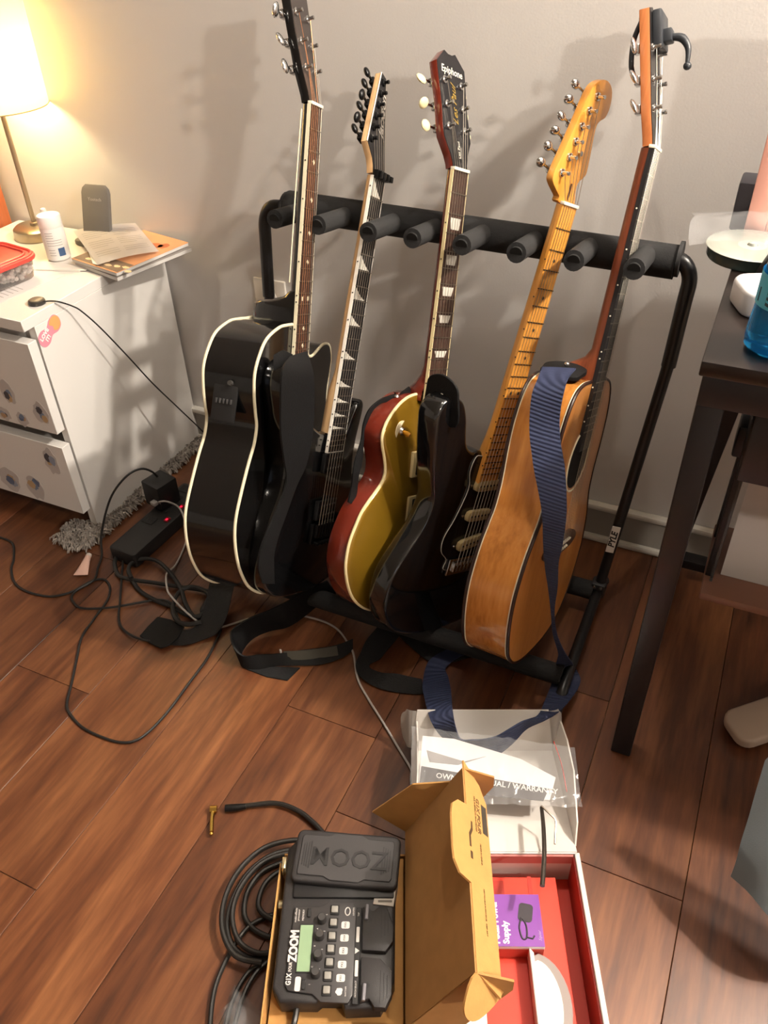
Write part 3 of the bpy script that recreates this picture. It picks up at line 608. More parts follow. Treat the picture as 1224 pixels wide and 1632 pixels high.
lamp('table_lamp_light', 'POINT', LC+Vector((0, 0, .375)), 9.0, (1.0, .74, .38), .03)
# wooden headboard beyond the dresser
hbd = MB().box((0, 0, .44), (.26, .05, .88), bev=.006).out('headboard', wood('headboard_wood', '#a9623a', '#98532f', '#7c4224', .4, 'z', 20.), None, (-1.878, 1.47, 0))
tag(hbd, 'reddish-brown wooden headboard at the left edge behind the lamp', 'headboard')
# phone charger stand
ps = thing('phone_charger_stand', 'grey upright wireless phone charging stand behind the paper leaflet', 'charger', (-1.42, 1.44, DZ))
gm = M('charger_grey', '#6d6a66', .5)
MB().prism(outline([(-.055, -.02), (-.05, .015), (0, .02), (.04, .015), (.05, 0), (.04, -.02), (0, -.026)], 4), 0, .012, bev=.003).out('foot', gm, ps)
pm_ = frame((.012, -.015, .008), (.99, .10, 0), (-.02, .30, .95))
MB().prism([(-.036, 0), (.036, 0), (.036, .112), (.033, .122), (.024, .130), (-.024, .130), (-.033, .122), (-.036, .112)], -.006, .006, pm_, bev=.002).out('back_rest', gm, ps)
text('lettering', 'Yootech', .0105, pm_ @ TR((0, .098, .0064)), M('letter_pale', '#b3aea6', .5), ps)
# bottles
bt = thing('pill_bottle', 'white round plastic bottle with a small blue label square on the envelopes', 'bottle', (-1.443, 1.332, DZ+.005))
wp = M('white_plastic', '#dedad6', .35)
MB().lathe([(0, 0), (.023, 0), (.026, .003), (.026, .070), (.0245, .074), (.0245, .095), (.023, .097), (0, .097)], 30).out('bottle_body', wp, bt)
MB().lathe([(.0252, .073), (.0258, .075), (.0258, .094), (.024, .0975), (0, .0975)], 30).out('cap', M('cap_white', '#e6e3df', .4), bt)
def on_cyl(r, a0, a1, z0, z1, n=8):
    m_ = MB(); m_.grid(lambda u, v: Vector((r*math.cos(a0+(a1-a0)*u), r*math.sin(a0+(a1-a0)*u), z0+(z1-z0)*v)), n, 1); return m_
af = math.atan2(-1.332, 1.443)
on_cyl(.0264, af+.05, af+.62, .012, .030).out('label_square', M('label_blue', '#3b567d', .5), bt)
for k in range(6): on_cyl(.0263, af-.75, af+(-.1 if k > 2 else .55), .036+.0055*k, .0372+.0055*k).out('print_line', M('print_grey', '#9c9894', .6), bt)
for k in range(3): on_cyl(.0263, af-.75, af-.2, .014+.006*k, .0152+.006*k).out('print_line', M('print_grey', '#9c9894', .6), bt)
b2 = thing('dropper_bottle', 'slim bottle with dark label and round white tip behind the white pill bottle', 'bottle', (-1.497, 1.372, DZ))
MB().lathe([(0, 0), (.016, 0), (.018, .003), (.018, .058), (.010, .066), (.008, .07), (0, .07)], 22).out('bottle_body', M('dark_label', '#4a443c', .45), b2)
MB().lathe([(.009, .064), (.009, .072), (.0045, .074), (.0045, .086), (.0068, .091), (.0055, .097), (0, .099)], 16).out('dropper_tip', wp, b2)
env = M('envelope_paper', '#e2ddd4', .6)
for i, (dx, a) in enumerate(((0, .28), (.012, .33))):
    e = MB().box((0, 0, 0), (.115, .062, .0018), bev=.0004, seg=1).out('envelope', env, None, TR((-1.415+dx, 1.305+dx*.3, DZ+.001+.002*i)) @ RZ(a))
    tag(e, ['lower white envelope under the pill bottle', 'upper white envelope directly under the pill bottle'][i], 'envelope', 'envelopes on the dresser')
pap = M('paper_white', '#dcd8d6', .7); ink = M('paper_ink', '#98948f', .8)
sh_ = thing('paper_sheet', 'white printed sheet lying under the food container', 'paper', TR((-1.480, 1.178, DZ+.0004)) @ RZ(-.17))
MB().box((0, 0, .0003), (.19, .21, .0006)).out('sheet', pap, sh_, smooth=0)
for k in range(9): MB().box((.03, -.09+.012*k, .0008), (.10, .0012, .0003)).out('print_line', ink, sh_, smooth=0)
MB().box((.045, -.060, .0009), (.075, .007, .0004)).out('print_bar', M('bar_dark', '#5a5655', .6), sh_, smooth=0)
# food container
fc = thing('food_container', 'clear tub of white mints with red snap lid at dresser edge', 'container', TR((-1.492, 1.188, DZ+.0015)) @ RZ(-.16))
def rrect(w, h, r, n=5):
    P = []
    for cx, cy, a in ((w/2-r, h/2-r, 0), (-w/2+r, h/2-r, 90), (-w/2+r, -h/2+r, 180), (w/2-r, -h/2+r, 270)):
        for k in range(n+1): t = math.radians(a+90*k/n); P.append((cx+r*math.cos(t), cy+r*math.sin(t)))
    return P
clear = M('clear_plastic', '#f3efec', .08, trans=.9, ior=1.2)
t_ = MB(); A_, B_ = rrect(.128, .128, .03), rrect(.142, .142, .034); n_ = len(A_)
lo = [t_.bm.verts.new((x, y, .001)) for x, y in A_]; hi = [t_.bm.verts.new((x, y, .042)) for x, y in B_]
for k in range(n_): t_.bm.faces.new((lo[k], lo[(k+1) % n_], hi[(k+1) % n_], hi[k]))
t_.bm.faces.new(lo); t_.out('tub', clear, fc)
red = M('lid_red', '#c2453c', .35)
ld = MB().prism(rrect(.152, .152, .036), .040, .050, bev=.003).out('lid', red, fc)
MB().tube([(x, y, .051) for x, y in rrect(.118, .118, .03)], .0032, 8, True).out('lid_ridge', red, ld)
MB().tube([(x, y, .050) for x, y in rrect(.140, .140, .034)], .0035, 8, True).out('lid_rim', red, ld)
mb = MB(); rr = random.Random(5)
for k in range(230):
    x, y, z = rr.uniform(-.058, .058), rr.uniform(-.058, .058), rr.uniform(.008, .034)
    mb.ball((x, y, z), .0062, 7, (1, 1, .8))
mn = mb.out('mints', M('mint_white', '#d9d2cd', .6), fc); mn['kind'] = 'stuff'
# magazines and leaflet
mg = M('page_edge', '#c9c6c2', .7)
def quad_slab(P, th, name, mat, par=None):
    m_ = MB(); lo = [m_.bm.verts.new(Vector(p)) for p in P]; hi = [m_.bm.verts.new(Vector(p)+Vector((0, 0, th))) for p in P]
    m_.bm.faces.new(lo[::-1]); m_.bm.faces.new(hi); n = len(P)
    for i in range(n): m_.bm.faces.new((lo[i], lo[(i+1) % n], hi[(i+1) % n], hi[i]))
    return m_.out(name, mat, par, None, 0)
def mag(name, label, z, th, dx, a):
    c = Vector((-1.290+dx, 1.398, z)); t = thing(name, label, 'magazine', TR(c) @ RZ(a))
    MB().box((0, 0, th/2), (.152, .208, th-.0012), bev=.0004, seg=1).out('pages', mg, t)
    MB().box((0, 0, th), (.153, .209, .0008)).out('cover', M('cover_orange', '#d79a6c', .3) if dx == 0 else M('cover_grey', '#8e8782', .35), t, smooth=0)
    return t
mag('magazine', 'grey-edged magazine lying underneath the orange-covered one', DZ+.0008, .009, .006, -.24)
m2 = mag('magazine', 'orange-covered magazine on top of the pile overhanging the dresser', DZ+.0110, .008, 0, -.20)
for k, (x, y, rx, ry) in enumerate(((.028, .052, .022, .012), (.045, .058, .014, .016), (.03, .035, .016, .008))):
    MB().prism(blob(x, y, rx, ry, 40+k), .0085, .0088).out('cover_print', M('cover_rust', '#b3643c', .35), m2, smooth=0)
for k in range(7): MB().prism(blob(-.04+.022*k, -.085+.006*(k % 3), .011, .006, 60+k), .0085, .0088).out('cover_print', M('cover_cream', '#e2c79c', .4), m2, smooth=0)
MB().box((0, -.078, .0085), (.150, .045, .0003)).out('cover_print', M('cover_brown', '#6d5a4a', .35), m2, smooth=0)
lf = thing('folded_leaflet', 'folded white printed leaflet lying open on the magazines', 'paper', (-1.36, 1.40, DZ+.02))
LP = [Vector(p) for p in ((-1.474, 1.422, .588), (-1.345, 1.493, .598), (-1.213, 1.402, .581), (-1.296, 1.294, .5785))]; lo_ = Vector((-1.36, 1.40, DZ+.02))
m_ = MB()
def lfp(u, v): return (LP[0]*(1-u)+LP[1]*u)*(1-v)+(LP[3]*(1-u)+LP[2]*u)*v + Vector((0, 0, .004*math.sin(math.pi*u))) - lo_
m_.grid(lfp, 10, 6); bmesh.ops.solidify(m_.bm, geom=m_.bm.faces[:], thickness=.0006); m_.out('upper_leaf', pap, lf)
m_ = MB(); m_.poly([LP[0]-lo_, LP[3]-lo_, Vector((-1.315, 1.300, .5765))-lo_, Vector((-1.42, 1.395, .5772))-lo_]); m_.out('lower_leaf', pap, lf, smooth=0)
for cu in (0, 1):
    for k in range(13):
        if k in (4, 9): continue
        v = .16+.055*k; u0, u1 = .08+.46*cu, .46+.46*cu - (.12 if k % 5 == 3 else 0)
        a, b = lfp(u0, v)+Vector((0, 0, .0006)), lfp(u1, v)+Vector((0, 0, .0006)); md = lfp((u0+u1)/2, v)+Vector((0, 0, .0006)); d = (LP[3]-LP[0]).normalized()*.0013
        q = MB(); q.poly([a, md, b, b+d, md+d, a+d]); q.out('print_line', ink, lf, smooth=0)
# charger puck with its cable hanging over the edge
cordm = M('cord_black', '#1b1a19', .45)
pu = thing('charging_puck', 'round black charging puck on the dresser edge with a cable hanging down', 'charger', (-1.321, 1.128, DZ))
MB().lathe([(0, .010), (.013, .010), (.0165, .008), (.0175, .004), (.0165, 0), (0, 0)], 28).out('disc', M('puck_black', '#33302c', .35), pu)
MB().lathe([(0, .0104), (.0125, .0103), (.0135, .0098)], 28).out('disc_face', M('puck_face', '#6f675a', .4), pu)
pc = [(-1.306, 1.132, .560), (-1.295, 1.140, .560), (-1.282, 1.150, .556), (-1.272, 1.173, .538), (-1.263, 1.185, .522), (-1.25, 1.21, .477), (-1.236, 1.253, .392), (-1.215, 1.29, .306), (-1.19, 1.333, .218), (-1.165, 1.382, .12), (-1.13, 1.42, .02), (-1.08, 1.43, .006)]
po_ = Vector((-1.321, 1.128, DZ))
MB().tube([Vector(p)-po_ for p in pc], .0017, 8, sub=5).out('cable', cordm, pu)
# ---------------------------------------------------------------- desk at the right
dk = M('desk_dark', '#211a18', .28, var=.3, vscale=14, stretch=(.15, 1, 1)); dblack = M('desk_black', '#131317', .4)
ds = thing('desk', 'black desk with slanted rear leg at the right edge of the picture', 'desk', (.5, 1.2, 0)); d0 = Vector((.5, 1.2, 0))
q = lambda *p: Vector(p)-d0
MB().box(q(.57, 1.2095, .765), (1.20, .539, .020), bev=.002).out('desk_top', dk, ds)
MB().box(q(.57, .953, .735), (1.19, .022, .042), bev=.002).out('front_rail', dblack, ds)
MB().box(q(-.012, 1.2, .735), (.022, .46, .042), bev=.002).out('side_rail', dblack, ds)
MB().box(q(-.008, .960, .357), (.034, .034, .715), bev=.003).out('leg', dblack, ds)
MB().box(q(1.15, .960, .357), (.034, .034, .715), bev=.003).out('leg', dblack, ds)
def bar(a, b, w, h):
    a, b = Vector(a), Vector(b); d = b-a; m_ = frame((a+b)/2-d0, d, (1, 0, 0) if abs(d.x) < d.length*.9 else (0, 1, 0)); return MB().prism([(-d.length/2, -w/2), (d.length/2, -w/2), (d.length/2, w/2), (-d.length/2, w/2)], -h/2, h/2, m_, bev=.002)
bar((.010, .985, .715), (-.014, 1.455, .012), .034, .034).out('leg', dblack, ds)
bar((1.14, .985, .715), (1.16, 1.455, .012), .034, .034).out('leg', dblack, ds)
bar((-.02, 1.39, .10), (1.16, 1.39, .10), .03, .022).out('cross_bar', dblack, ds)
MB().box(q(.21, 1.09, .66), (.33, .26, .11), bev=.004).out('drawer', dblack, ds)
MB().box(q(.052, 1.085, .605), (.036, .06, .05), bev=.003).out('bracket', dblack, ds)
for y in (1.06, 1.16): MB().box(q(.052, y, .475), (.012, .014, .27), bev=.002).out('shelf_post', dblack, ds)
MB().box(q(.20, 1.10, .352), (.31, .18, .014), bev=.002).out('shelf_board', M('shelf_wood', '#7a5646', .35), ds)
MB().box(q(.056, 1.085, .48), (.004, .09, .24)).out('acrylic_divider', M('acrylic', '#e6ecf0', .05, trans=.95, ior=1.3), ds, smooth=0)
ppl = M('page_white', '#e4ddd9', .7)
for k in range(4):
    t = MB(); a = .02*k
    t.grid(lambda u, v: Vector((.068+.26*u+.004*k, 1.062+.028*k+.012*math.sin(3.1*v+k), .3605+.008*k*0+(.215-.02*k)*v)), 6, 6)
    bmesh.ops.solidify(t.bm, geom=t.bm.faces[:], thickness=.0015)
    p = t.out('paper_bag', ppl); tag(p, ['frontmost white paper bag on the shelf under the desk', 'second white paper bag on the shelf under the desk', 'third white paper bag on the shelf under the desk', 'rearmost white paper bag on the shelf under the desk'][k], 'paper bag', 'white paper bags under the desk')
# things on the desk
DT = .775
bl = thing('soap_bottle', 'translucent blue bottle with pale blue label band on the desk', 'bottle', (.046, 1.000, DT))
bluem = M('blue_liquid', '#1f86b8', .08, trans=.75, ior=1.33)
MB().lathe([(0, .004), (.030, .002), (.037, .008), (.038, .02), (.036, .05), (.034, .10), (.031, .13), (.026, .155), (.016, .17), (.013, .185), (0, .185)], 30).out('bottle_body', bluem, bl)
on_cyl(.0365, 2.2, 5.6, .060, .098, 24).out('label_band', M('label_cyan', '#58bcdc', .4), bl)
MB().lathe([(.015, .18), (.015, .20), (.006, .203), (.006, .23), (0, .23)], 18).out('pump_neck', M('pump_blue', '#2d5d78', .3), bl)
text('lettering', 'PE', .022, frame((-.0285, -.0235, .072), (-.6, .8, 0), (0, 0, 1)) @ TR((0, 0, .0012)) @ Matrix.Diagonal((-1, 1, 1, 1)), M('letter_navy', '#1d4256', .5), bl, bold=.0008)
wd = thing('white_charger_case', 'rounded white plastic case with slanted grey top on the desk', 'case', TR((.022, 1.118, DT)) @ RZ(.42))
MB().prism(rrect(.075, .075, .022), 0, .034, bev=.006, seg=3).out('case_body', M('case_white', '#d5d4d6', .35), wd)
MB().prism([(-.022, -.022), (.028, -.022), (.0, .026)], .034, .0352, bev=.0004, seg=1).out('case_window', M('case_grey', '#a9a9ae', .3), wd)
cds = thing('disc_spindle', 'stack of shiny discs in clear plastic at the back of the desk', 'disc stack', (-.010, 1.292, DT))
MB().lathe([(0, 0), (.060, 0), (.062, .003), (.062, .016), (0, .016)], 40).out('stack', M('stack_dark', '#3c4a48', .2), cds)
MB().lathe([(.0075, .0172), (.0075, .0185), (.064, .0185), (.065, .0178), (.064, .017)], 48).out('disc', M('disc_silver', '#cfd3c8', .22, metal=.55), cds)
MB().lathe([(.0075, .0187), (.0195, .0187), (.021, .0184)], 30).out('hub_ring', M('hub_clear', '#b9bdb6', .15, metal=.3), cds)
MB().lathe([(0, .024), (.006, .022), (.007, .017)], 16).out('spindle_pin', M('hub_clear', '#b9bdb6', .15, metal=.3), cds)
film = bpy.data.materials.new('plastic_film'); film.use_nodes = True; nt = film.node_tree; b_ = nt.nodes['Principled BSDF']
b_.inputs['Base Color'].default_value = (.85, .87, .9, 1); b_.inputs['Roughness'].default_value = .12; b_.inputs['Alpha'].default_value = .13; b_.inputs['Specular IOR Level'].default_value = 1.0
def crumple(f, nu, nv, amp, sc, seed, name, mat):
    m_ = MB()
    def g(u, v):
        p = f(u, v); n = mnoise.noise_vector(p*sc+Vector((seed, 0, 0))); return p+n*amp
    m_.grid(g, nu, nv); return m_.out(name, mat, None, None, 25)
wr = crumple(lambda u, v: Vector((-.095+.20*u-.02*v, 1.285+.11*v, DT+.012+.050*math.sin(math.pi*min(1, v*.9))*(.35+.65*u))), 26, 16, .010, 28, 3, 'plastic_wrap', film)
tag(wr, 'crumpled clear plastic wrap behind the disc stack on the desk', 'wrap')
pf = thing('picture_frame', 'salmon pink picture frame standing on the desk', 'frame', TR((.115, 1.375, DT)) @ Matrix.Rotation(-.06, 4, 'X'))
pinkm = M('frame_salmon', '#e2a596', .45)
for a in ((-.129, .16, .030, .32), (.129, .16, .030, .32)): MB().box((a[0], 0, a[1]), (a[2], .018, a[3]), bev=.002).out('frame_stile', pinkm, pf)
for z in (.015, .305): MB().box((0, 0, z), (.228, .018, .030), bev=.002).out('frame_rail', pinkm, pf)
MB().box((0, .004, .16), (.23, .004, .262)).out('picture', M('picture_dark', '#2c2a38', .25), pf, smooth=0)
bx_ = thing('black_speaker', 'small black box standing behind the pink frame on the desk', 'speaker', (-.008, 1.425, DT))
MB().box((0, 0, .037), (.088, .06, .074), bev=.004).out('case', M('box_charcoal', '#3c3b42', .5), bx_)
MB().lathe([(0, .002), (.018, .003), (.024, 0)], 22, TR((0, -.030, .036)) @ Matrix.Rotation(math.pi/2, 4, 'X')).out('cone', M('cone_dark', '#2a2a2f', .6), bx_)
rc = MB().prism(rrect(.028, .13, .008), -.007, .007, frame((.030, 1.205, DT+.048), (.85, .5, .1), (.25, -.35, .62)), bev=.003).out('remote_control', M('remote_dark', '#3a3a3f', .4))
tag(rc, 'dark remote control leaning beside the blue bottle', 'remote control')
# chair added at the right, mostly unseen, to carry the cloth and block a bulb
ch = thing('blocker_chair', 'chair mostly out of frame at the right, added to hold the cloth and block a ceiling bulb', 'chair', (.62, .7, 0)); c0 = Vector((.62, .7, 0))
cp = M('chair_cream', '#8d8276', .5)
MB().box(Vector((.95, .53, .455))-c0, (.60, .46, .05), bev=.015).out('seat', cp, ch)
MB().box(Vector((.95, .30, .88))-c0, (.62, .05, .86), bev=.015).out('blocker_back', cp, ch)  # out of view, placed to keep the room bulb off the floor under the desk
MB().tube([Vector((.90, .74, .44))-c0, Vector((.66, .765, .470))-c0, Vector((.235, .845, .468))-c0], .010, 10).out('arm_rail', cp, ch)
for x, y in ((.69, .34), (1.21, .34), (.69, .72), (1.21, .72)): MB().cyl(Vector((x, y, 0))-c0, Vector((x, y, .44))-c0, .014, 12).out('leg', cp, ch)
clm = M('cloth_blue_grey', '#8b969c', .85, bump=.3, bscale=900)
m_ = MB()
def clf(u, v):
    l = Vector((.172, .709, .112)).lerp(Vector((.176, .80, .29)), min(1, v*1.3)) if v < .77 else Vector((.176, .80, .29)).lerp(Vector((.24, .84, .478)), (v-.77)/.23)
    r = Vector((.62, .62, .105)).lerp(Vector((.66, .76, .484)), v)
    p = l.lerp(r, u); f = (1-v)
    p += Vector((0, -.022*f*math.sin(9.*u+1.2*v), .012*f*math.sin(14*u+.5)))
    p += mnoise.noise_vector(p*11)*.010*(1-.4*v); return p
m_.grid(clf, 44, 30); bmesh.ops.solidify(m_.bm, geom=m_.bm.faces[:], thickness=.003)
cl = m_.out('hanging_cloth', clm); tag(cl, 'blue-grey cloth hanging down at the right edge above the floor', 'cloth')
st = thing('plastic_stool', 'cream plastic stool of which one flat foot shows under the desk', 'stool', (.46, 1.30, 0)); s0 = Vector((.46, 1.30, 0))
crm = M('stool_cream', '#b6a595', .45)
fm_ = frame((.300, 1.165, .045), (-.15, -.12, -.030), (.12, -.15, 0))
MB().prism(rrect(.36, .074, .024), -.012, .012, fm_, bev=.006, seg=3).out('foot', crm, st, TR(-s0))
MB().cyl(Vector((.44, 1.28, .04))-s0, Vector((.46, 1.30, .42))-s0, .03, 14).out('column', crm, st)
MB().lathe([(0, .44), (.15, .44), (.16, .43), (.15, .415), (0, .415)], 28).out('seat', crm, st)

# ---------------------------------------------------------------- straps and cables (edge lines in metres)
D={'navy':[((-0.269,1.155,0.609),(-0.216,1.155,0.617)),((-0.267,1.12,0.604),(-0.219,1.12,0.619)),((-0.267,1.095,0.591),(-0.218,1.095,0.61)),((-0.262,1.075,0.562),(-0.216,1.075,0.581)),((-0.254,1.055,0.541),(-0.207,1.055,0.55)),((-0.244,1.04,0.519),(-0.197,1.04,0.532)),((-0.234,1.025,0.5),(-0.187,1.025,0.513)),((-0.209,0.995,0.452),(-0.171,0.995,0.463)),((-0.198,0.985,0.394),(-0.168,0.985,0.404)),((-0.19,0.985,0.345),(-0.17,0.985,0.365)),((-0.181,0.985,0.305),(-0.166,0.985,0.311)),((-0.172,0.99,0.248),(-0.166,0.99,0.251)),((-0.165,1.0,0.187),(-0.158,1.0,0.19)),((-0.154,1.02,0.122),(-0.142,1.02,0.128)),((-0.158,1.041,0.06),(-0.128,1.058,0.06)),((-0.157,1.025,0.035),(-0.109,1.05,0.03)),((-0.154,0.954,0.06),(-0.115,0.98,0.05)),((-0.15,0.88,0.112),(-0.128,0.896,0.1)),((-0.169,0.849,0.122),(-0.16,0.861,0.095)),((-0.184,0.828,0.12),(-0.173,0.836,0.085)),((-0.2,0.814,0.11),(-0.186,0.821,0.07)),((-0.219,0.807,0.1),(-0.203,0.808,0.055)),((-0.238,0.801,0.095),(-0.23,0.807,0.05)),((-0.256,0.798,0.09),(-0.267,0.808,0.05)),((-0.268,0.807,0.095),(-0.293,0.809,0.06)),((-0.285,0.831,0.112),(-0.315,0.808,0.095)),((-0.313,0.9,0.07),(-0.35,0.864,0.075)),((-0.339,0.956,0.035),(-0.378,0.923,0.035)),((-0.359,0.996,0.012),(-0.396,0.996,0.012)),((-0.343,1.038,0.008),(-0.377,1.041,0.008)),((-0.312,1.062,0.008),(-0.339,1.083,0.008))],'ac':[((-0.908,1.018,0.06),(-0.85,1.022,0.06)),((-0.899,0.986,0.045),(-0.843,0.993,0.045)),((-0.885,0.947,0.03),(-0.826,0.942,0.03)),((-0.876,0.917,0.02),(-0.825,0.919,0.015)),((-0.877,0.898,0.012),(-0.827,0.894,0.01)),((-0.884,0.883,0.01),(-0.848,0.872,0.004)),((-0.903,0.875,0.008),(-0.872,0.848,0.003)),((-0.927,0.869,0.006),(-0.903,0.835,0.003))],'acend':[(-0.971,0.827,0.012),(-0.972,0.857,0.012),(-0.97,0.887,0.012),(-0.939,0.891,0.012),(-0.901,0.885,0.012),(-0.894,0.854,0.012),(-0.899,0.83,0.012),(-0.91,0.817,0.012),(-0.936,0.819,0.012)],'jack':[((-0.663,1.032,0.611),(-0.659,1.079,0.598)),((-0.649,0.983,0.614),(-0.642,1.065,0.566)),((-0.649,0.967,0.564),(-0.641,1.058,0.515)),((-0.648,0.955,0.511),(-0.64,1.041,0.461)),((-0.645,0.95,0.465),(-0.639,1.01,0.416)),((-0.642,0.943,0.417),(-0.64,0.97,0.392)),((-0.643,0.9,0.382),(-0.64,0.928,0.36)),((-0.644,0.869,0.361),(-0.641,0.901,0.337)),((-0.647,0.85,0.34),(-0.644,0.883,0.307)),((-0.649,0.837,0.307),(-0.645,0.876,0.275)),((-0.651,0.845,0.263),(-0.648,0.875,0.237))],'jloop':[((-0.645,1.053,0.09),(-0.633,1.063,0.05)),((-0.677,1.007,0.085),(-0.659,1.045,0.03)),((-0.699,0.972,0.08),(-0.676,1.009,0.02)),((-0.72,0.945,0.075),(-0.698,0.97,0.012)),((-0.747,0.916,0.07),(-0.732,0.945,0.008)),((-0.767,0.893,0.06),(-0.753,0.915,0.006)),((-0.772,0.876,0.055),(-0.755,0.879,0.004)),((-0.75,0.851,0.05),(-0.741,0.852,0.004)),((-0.728,0.848,0.035),(-0.728,0.845,0.003)),((-0.705,0.866,0.03),(-0.701,0.853,0.003)),((-0.675,0.883,0.028),(-0.673,0.874,0.003)),((-0.637,0.916,0.022),(-0.627,0.894,0.003)),((-0.602,0.942,0.018),(-0.591,0.913,0.003)),((-0.577,0.962,0.018),(-0.562,0.943,0.003)),((-0.557,0.985,0.02),(-0.551,0.971,0.003))],'jpatch':[((-0.665,0.897,0.027),(-0.659,0.892,0.013)),((-0.636,0.914,0.024),(-0.631,0.903,0.01)),((-0.605,0.936,0.021),(-0.599,0.924,0.008)),((-0.576,0.956,0.021),(-0.568,0.945,0.008))],'junder':[(-0.723,0.844,0.003),(-0.684,0.868,0.003),(-0.627,0.889,0.003),(-0.634,0.851,0.003),(-0.676,0.843,0.003)],'lpstrap':[((-0.513,1.181,0.507),(-0.51,1.184,0.493)),((-0.522,1.162,0.503),(-0.518,1.164,0.484)),((-0.532,1.142,0.506),(-0.529,1.144,0.49)),((-0.543,1.12,0.507),(-0.541,1.124,0.499)),((-0.553,1.095,0.498),(-0.55,1.102,0.492)),((-0.558,1.081,0.476),(-0.556,1.086,0.469)),((-0.557,1.067,0.45),(-0.555,1.072,0.444)),((-0.555,1.038,0.43),(-0.55,1.053,0.416)),((-0.552,1.021,0.415),(-0.547,1.031,0.4)),((-0.551,1.01,0.39),(-0.546,1.018,0.371)),((-0.551,0.994,0.367),(-0.547,1.003,0.355))],'lploop':[((-0.46,1.058,0.05),(-0.509,1.076,0.05)),((-0.469,1.031,0.03),(-0.519,1.034,0.03)),((-0.48,0.987,0.02),(-0.529,0.994,0.02)),((-0.486,0.964,0.014),(-0.528,0.963,0.014)),((-0.5,0.947,0.01),(-0.526,0.936,0.01)),((-0.492,0.935,0.012),(-0.51,0.916,0.006)),((-0.464,0.929,0.02),(-0.477,0.905,0.004)),((-0.438,0.936,0.022),(-0.441,0.906,0.003)),((-0.411,0.94,0.022),(-0.403,0.915,0.003)),((-0.389,0.945,0.02),(-0.376,0.926,0.003))],'strstrap':[((-0.531,1.047,0.05),(-0.495,1.091,0.05)),((-0.504,1.046,0.02),(-0.459,1.09,0.02)),((-0.462,1.031,0.008),(-0.408,1.085,0.008)),((-0.411,1.007,0.006),(-0.356,1.073,0.006)),((-0.374,0.999,0.005),(-0.307,1.067,0.005))],'cloth':[(0.2,0.94,0.151),(0.2,0.904,0.073),(0.2,0.858,0.052),(0.2,0.84,-0.012),(0.2,0.819,-0.065),(0.2,0.742,0.045),(0.2,0.628,0.251)],'foot':[(0.143,1.053,0.03),(0.156,1.09,0.03),(0.206,1.146,0.06),(0.219,1.02,0.05),(0.204,1.034,0.05),(0.177,1.023,0.0)]}
nylon = M('strap_nylon', '#101012', .8, bump=.5, bscale=260, stretch=(1, 1, 1)); leather = M('strap_leather', '#0d0d0e', .62, bump=.2, bscale=400, spec=.25)
navy = M('strap_navy', '#242c48', .7)
nt = navy.node_tree; b_ = nt.nodes['Principled BSDF']; wv = nt.nodes.new('ShaderNodeTexWave'); wv.inputs['Scale'].default_value = 62; wv.bands_direction = 'Z'
tc = nt.nodes.new('ShaderNodeTexCoord'); nt.links.new(tc.outputs['Object'], wv.inputs['Vector']); bp = nt.nodes.new('ShaderNodeBump'); bp.inputs['Strength'].default_value = .6; bp.inputs['Distance'].default_value = .0015
nt.links.new(wv.outputs['Fac'], bp.inputs['Height']); nt.links.new(bp.outputs[0], b_.inputs['Normal'])
def strap(key, name, label, mat, th=.0022, sub=5):
    P = D[key]; t = thing(name, label, 'guitar strap', P[0][0]); o = Vector(P[0][0])
    MB().strip([Vector(a)-o for a, b in P], [Vector(b)-o for a, b in P], th, sub).out('webbing', mat, t, None, 60); return t, o
t, o = strap('navy', 'guitar_strap', 'navy blue ribbed strap hanging from the natural guitar and looping over the white box', navy)
e = N.P @ Vector((-.055, .300, -.050))
tm = frame(e-o, N.P.to_3x3() @ Vector((0, 0, 1)), N.P.to_3x3() @ Vector((1, .25, 0)))
MB().prism(outline([(-.034, -.006), (-.034, .014), (-.018, .030), (.0, .034), (.018, .030), (.034, .016), (.034, -.006), (.026, -.030), (-.026, -.030)], 4), -.003, .004, tm, bev=.001).out('leather_end', leather, t)
MB().ball(tm @ Vector((.0, .014, .006)), .005, 10).out('stud', chrome, t)
t, o = strap('ac', 'guitar_strap', 'black ribbed strap trailing from the black acoustic to the floor on the left', nylon)
MB().prism([(Vector(p)-o)[:2] for p in D['acend']], 0, .004, TR((0, 0, D['acend'][0][2]-o.z-.006)), bev=.0008, seg=1).out('leather_end', leather, t)
t, o = strap('jack', 'guitar_strap', 'smooth black strap hanging down the front of the pointed-headstock guitar and looping on the floor', leather, .0035)
P = D['jloop']; MB().strip([Vector(a)-o for a, b in P], [Vector(b)-o for a, b in P], .0035, 5).out('floor_loop', leather, t, None, 60)
P = D['jpatch']; MB().strip([Vector(a)-o+Vector((0, -.003, .002)) for a, b in P], [Vector(b)-o+Vector((0, -.003, .002)) for a, b in P], .0015, 4).out('care_patch', M('patch_olive', '#3f3d35', .8), t, None, 60)
MB().prism([(Vector(p)-o)[:2] for p in D['junder']], .0005-o.z, .003-o.z).out('tail_piece', nylon, t, smooth=0)
q0 = Vector(D['jpatch'][0][0])-o; MB().box(q0+Vector((-.004, -.006, 0)), (.004, .003, .016), bev=.0006, seg=1).out('size_tag', M('tag_white', '#d0ccc6', .6), t)
MB().prism([(-.018, 0), (.018, 0), (.016, .026), (0, .034), (-.016, .026)], -.002, .002, frame(J.P @ Vector((-.185, .298, -.02))-o, J.P.to_3x3() @ Vector((.5, .2, .8)), J.P.to_3x3() @ Vector((0, 1, 0)))).out('leather_end', leather, t)
MB().ball(J.P @ Vector((-.176, .318, -.028))-o, .006, 10).out('strap_button', chrome, t)
t, o = strap('lpstrap', 'guitar_strap', 'thin black strap curving down from the horn button of the gold-topped guitar', leather, .003)
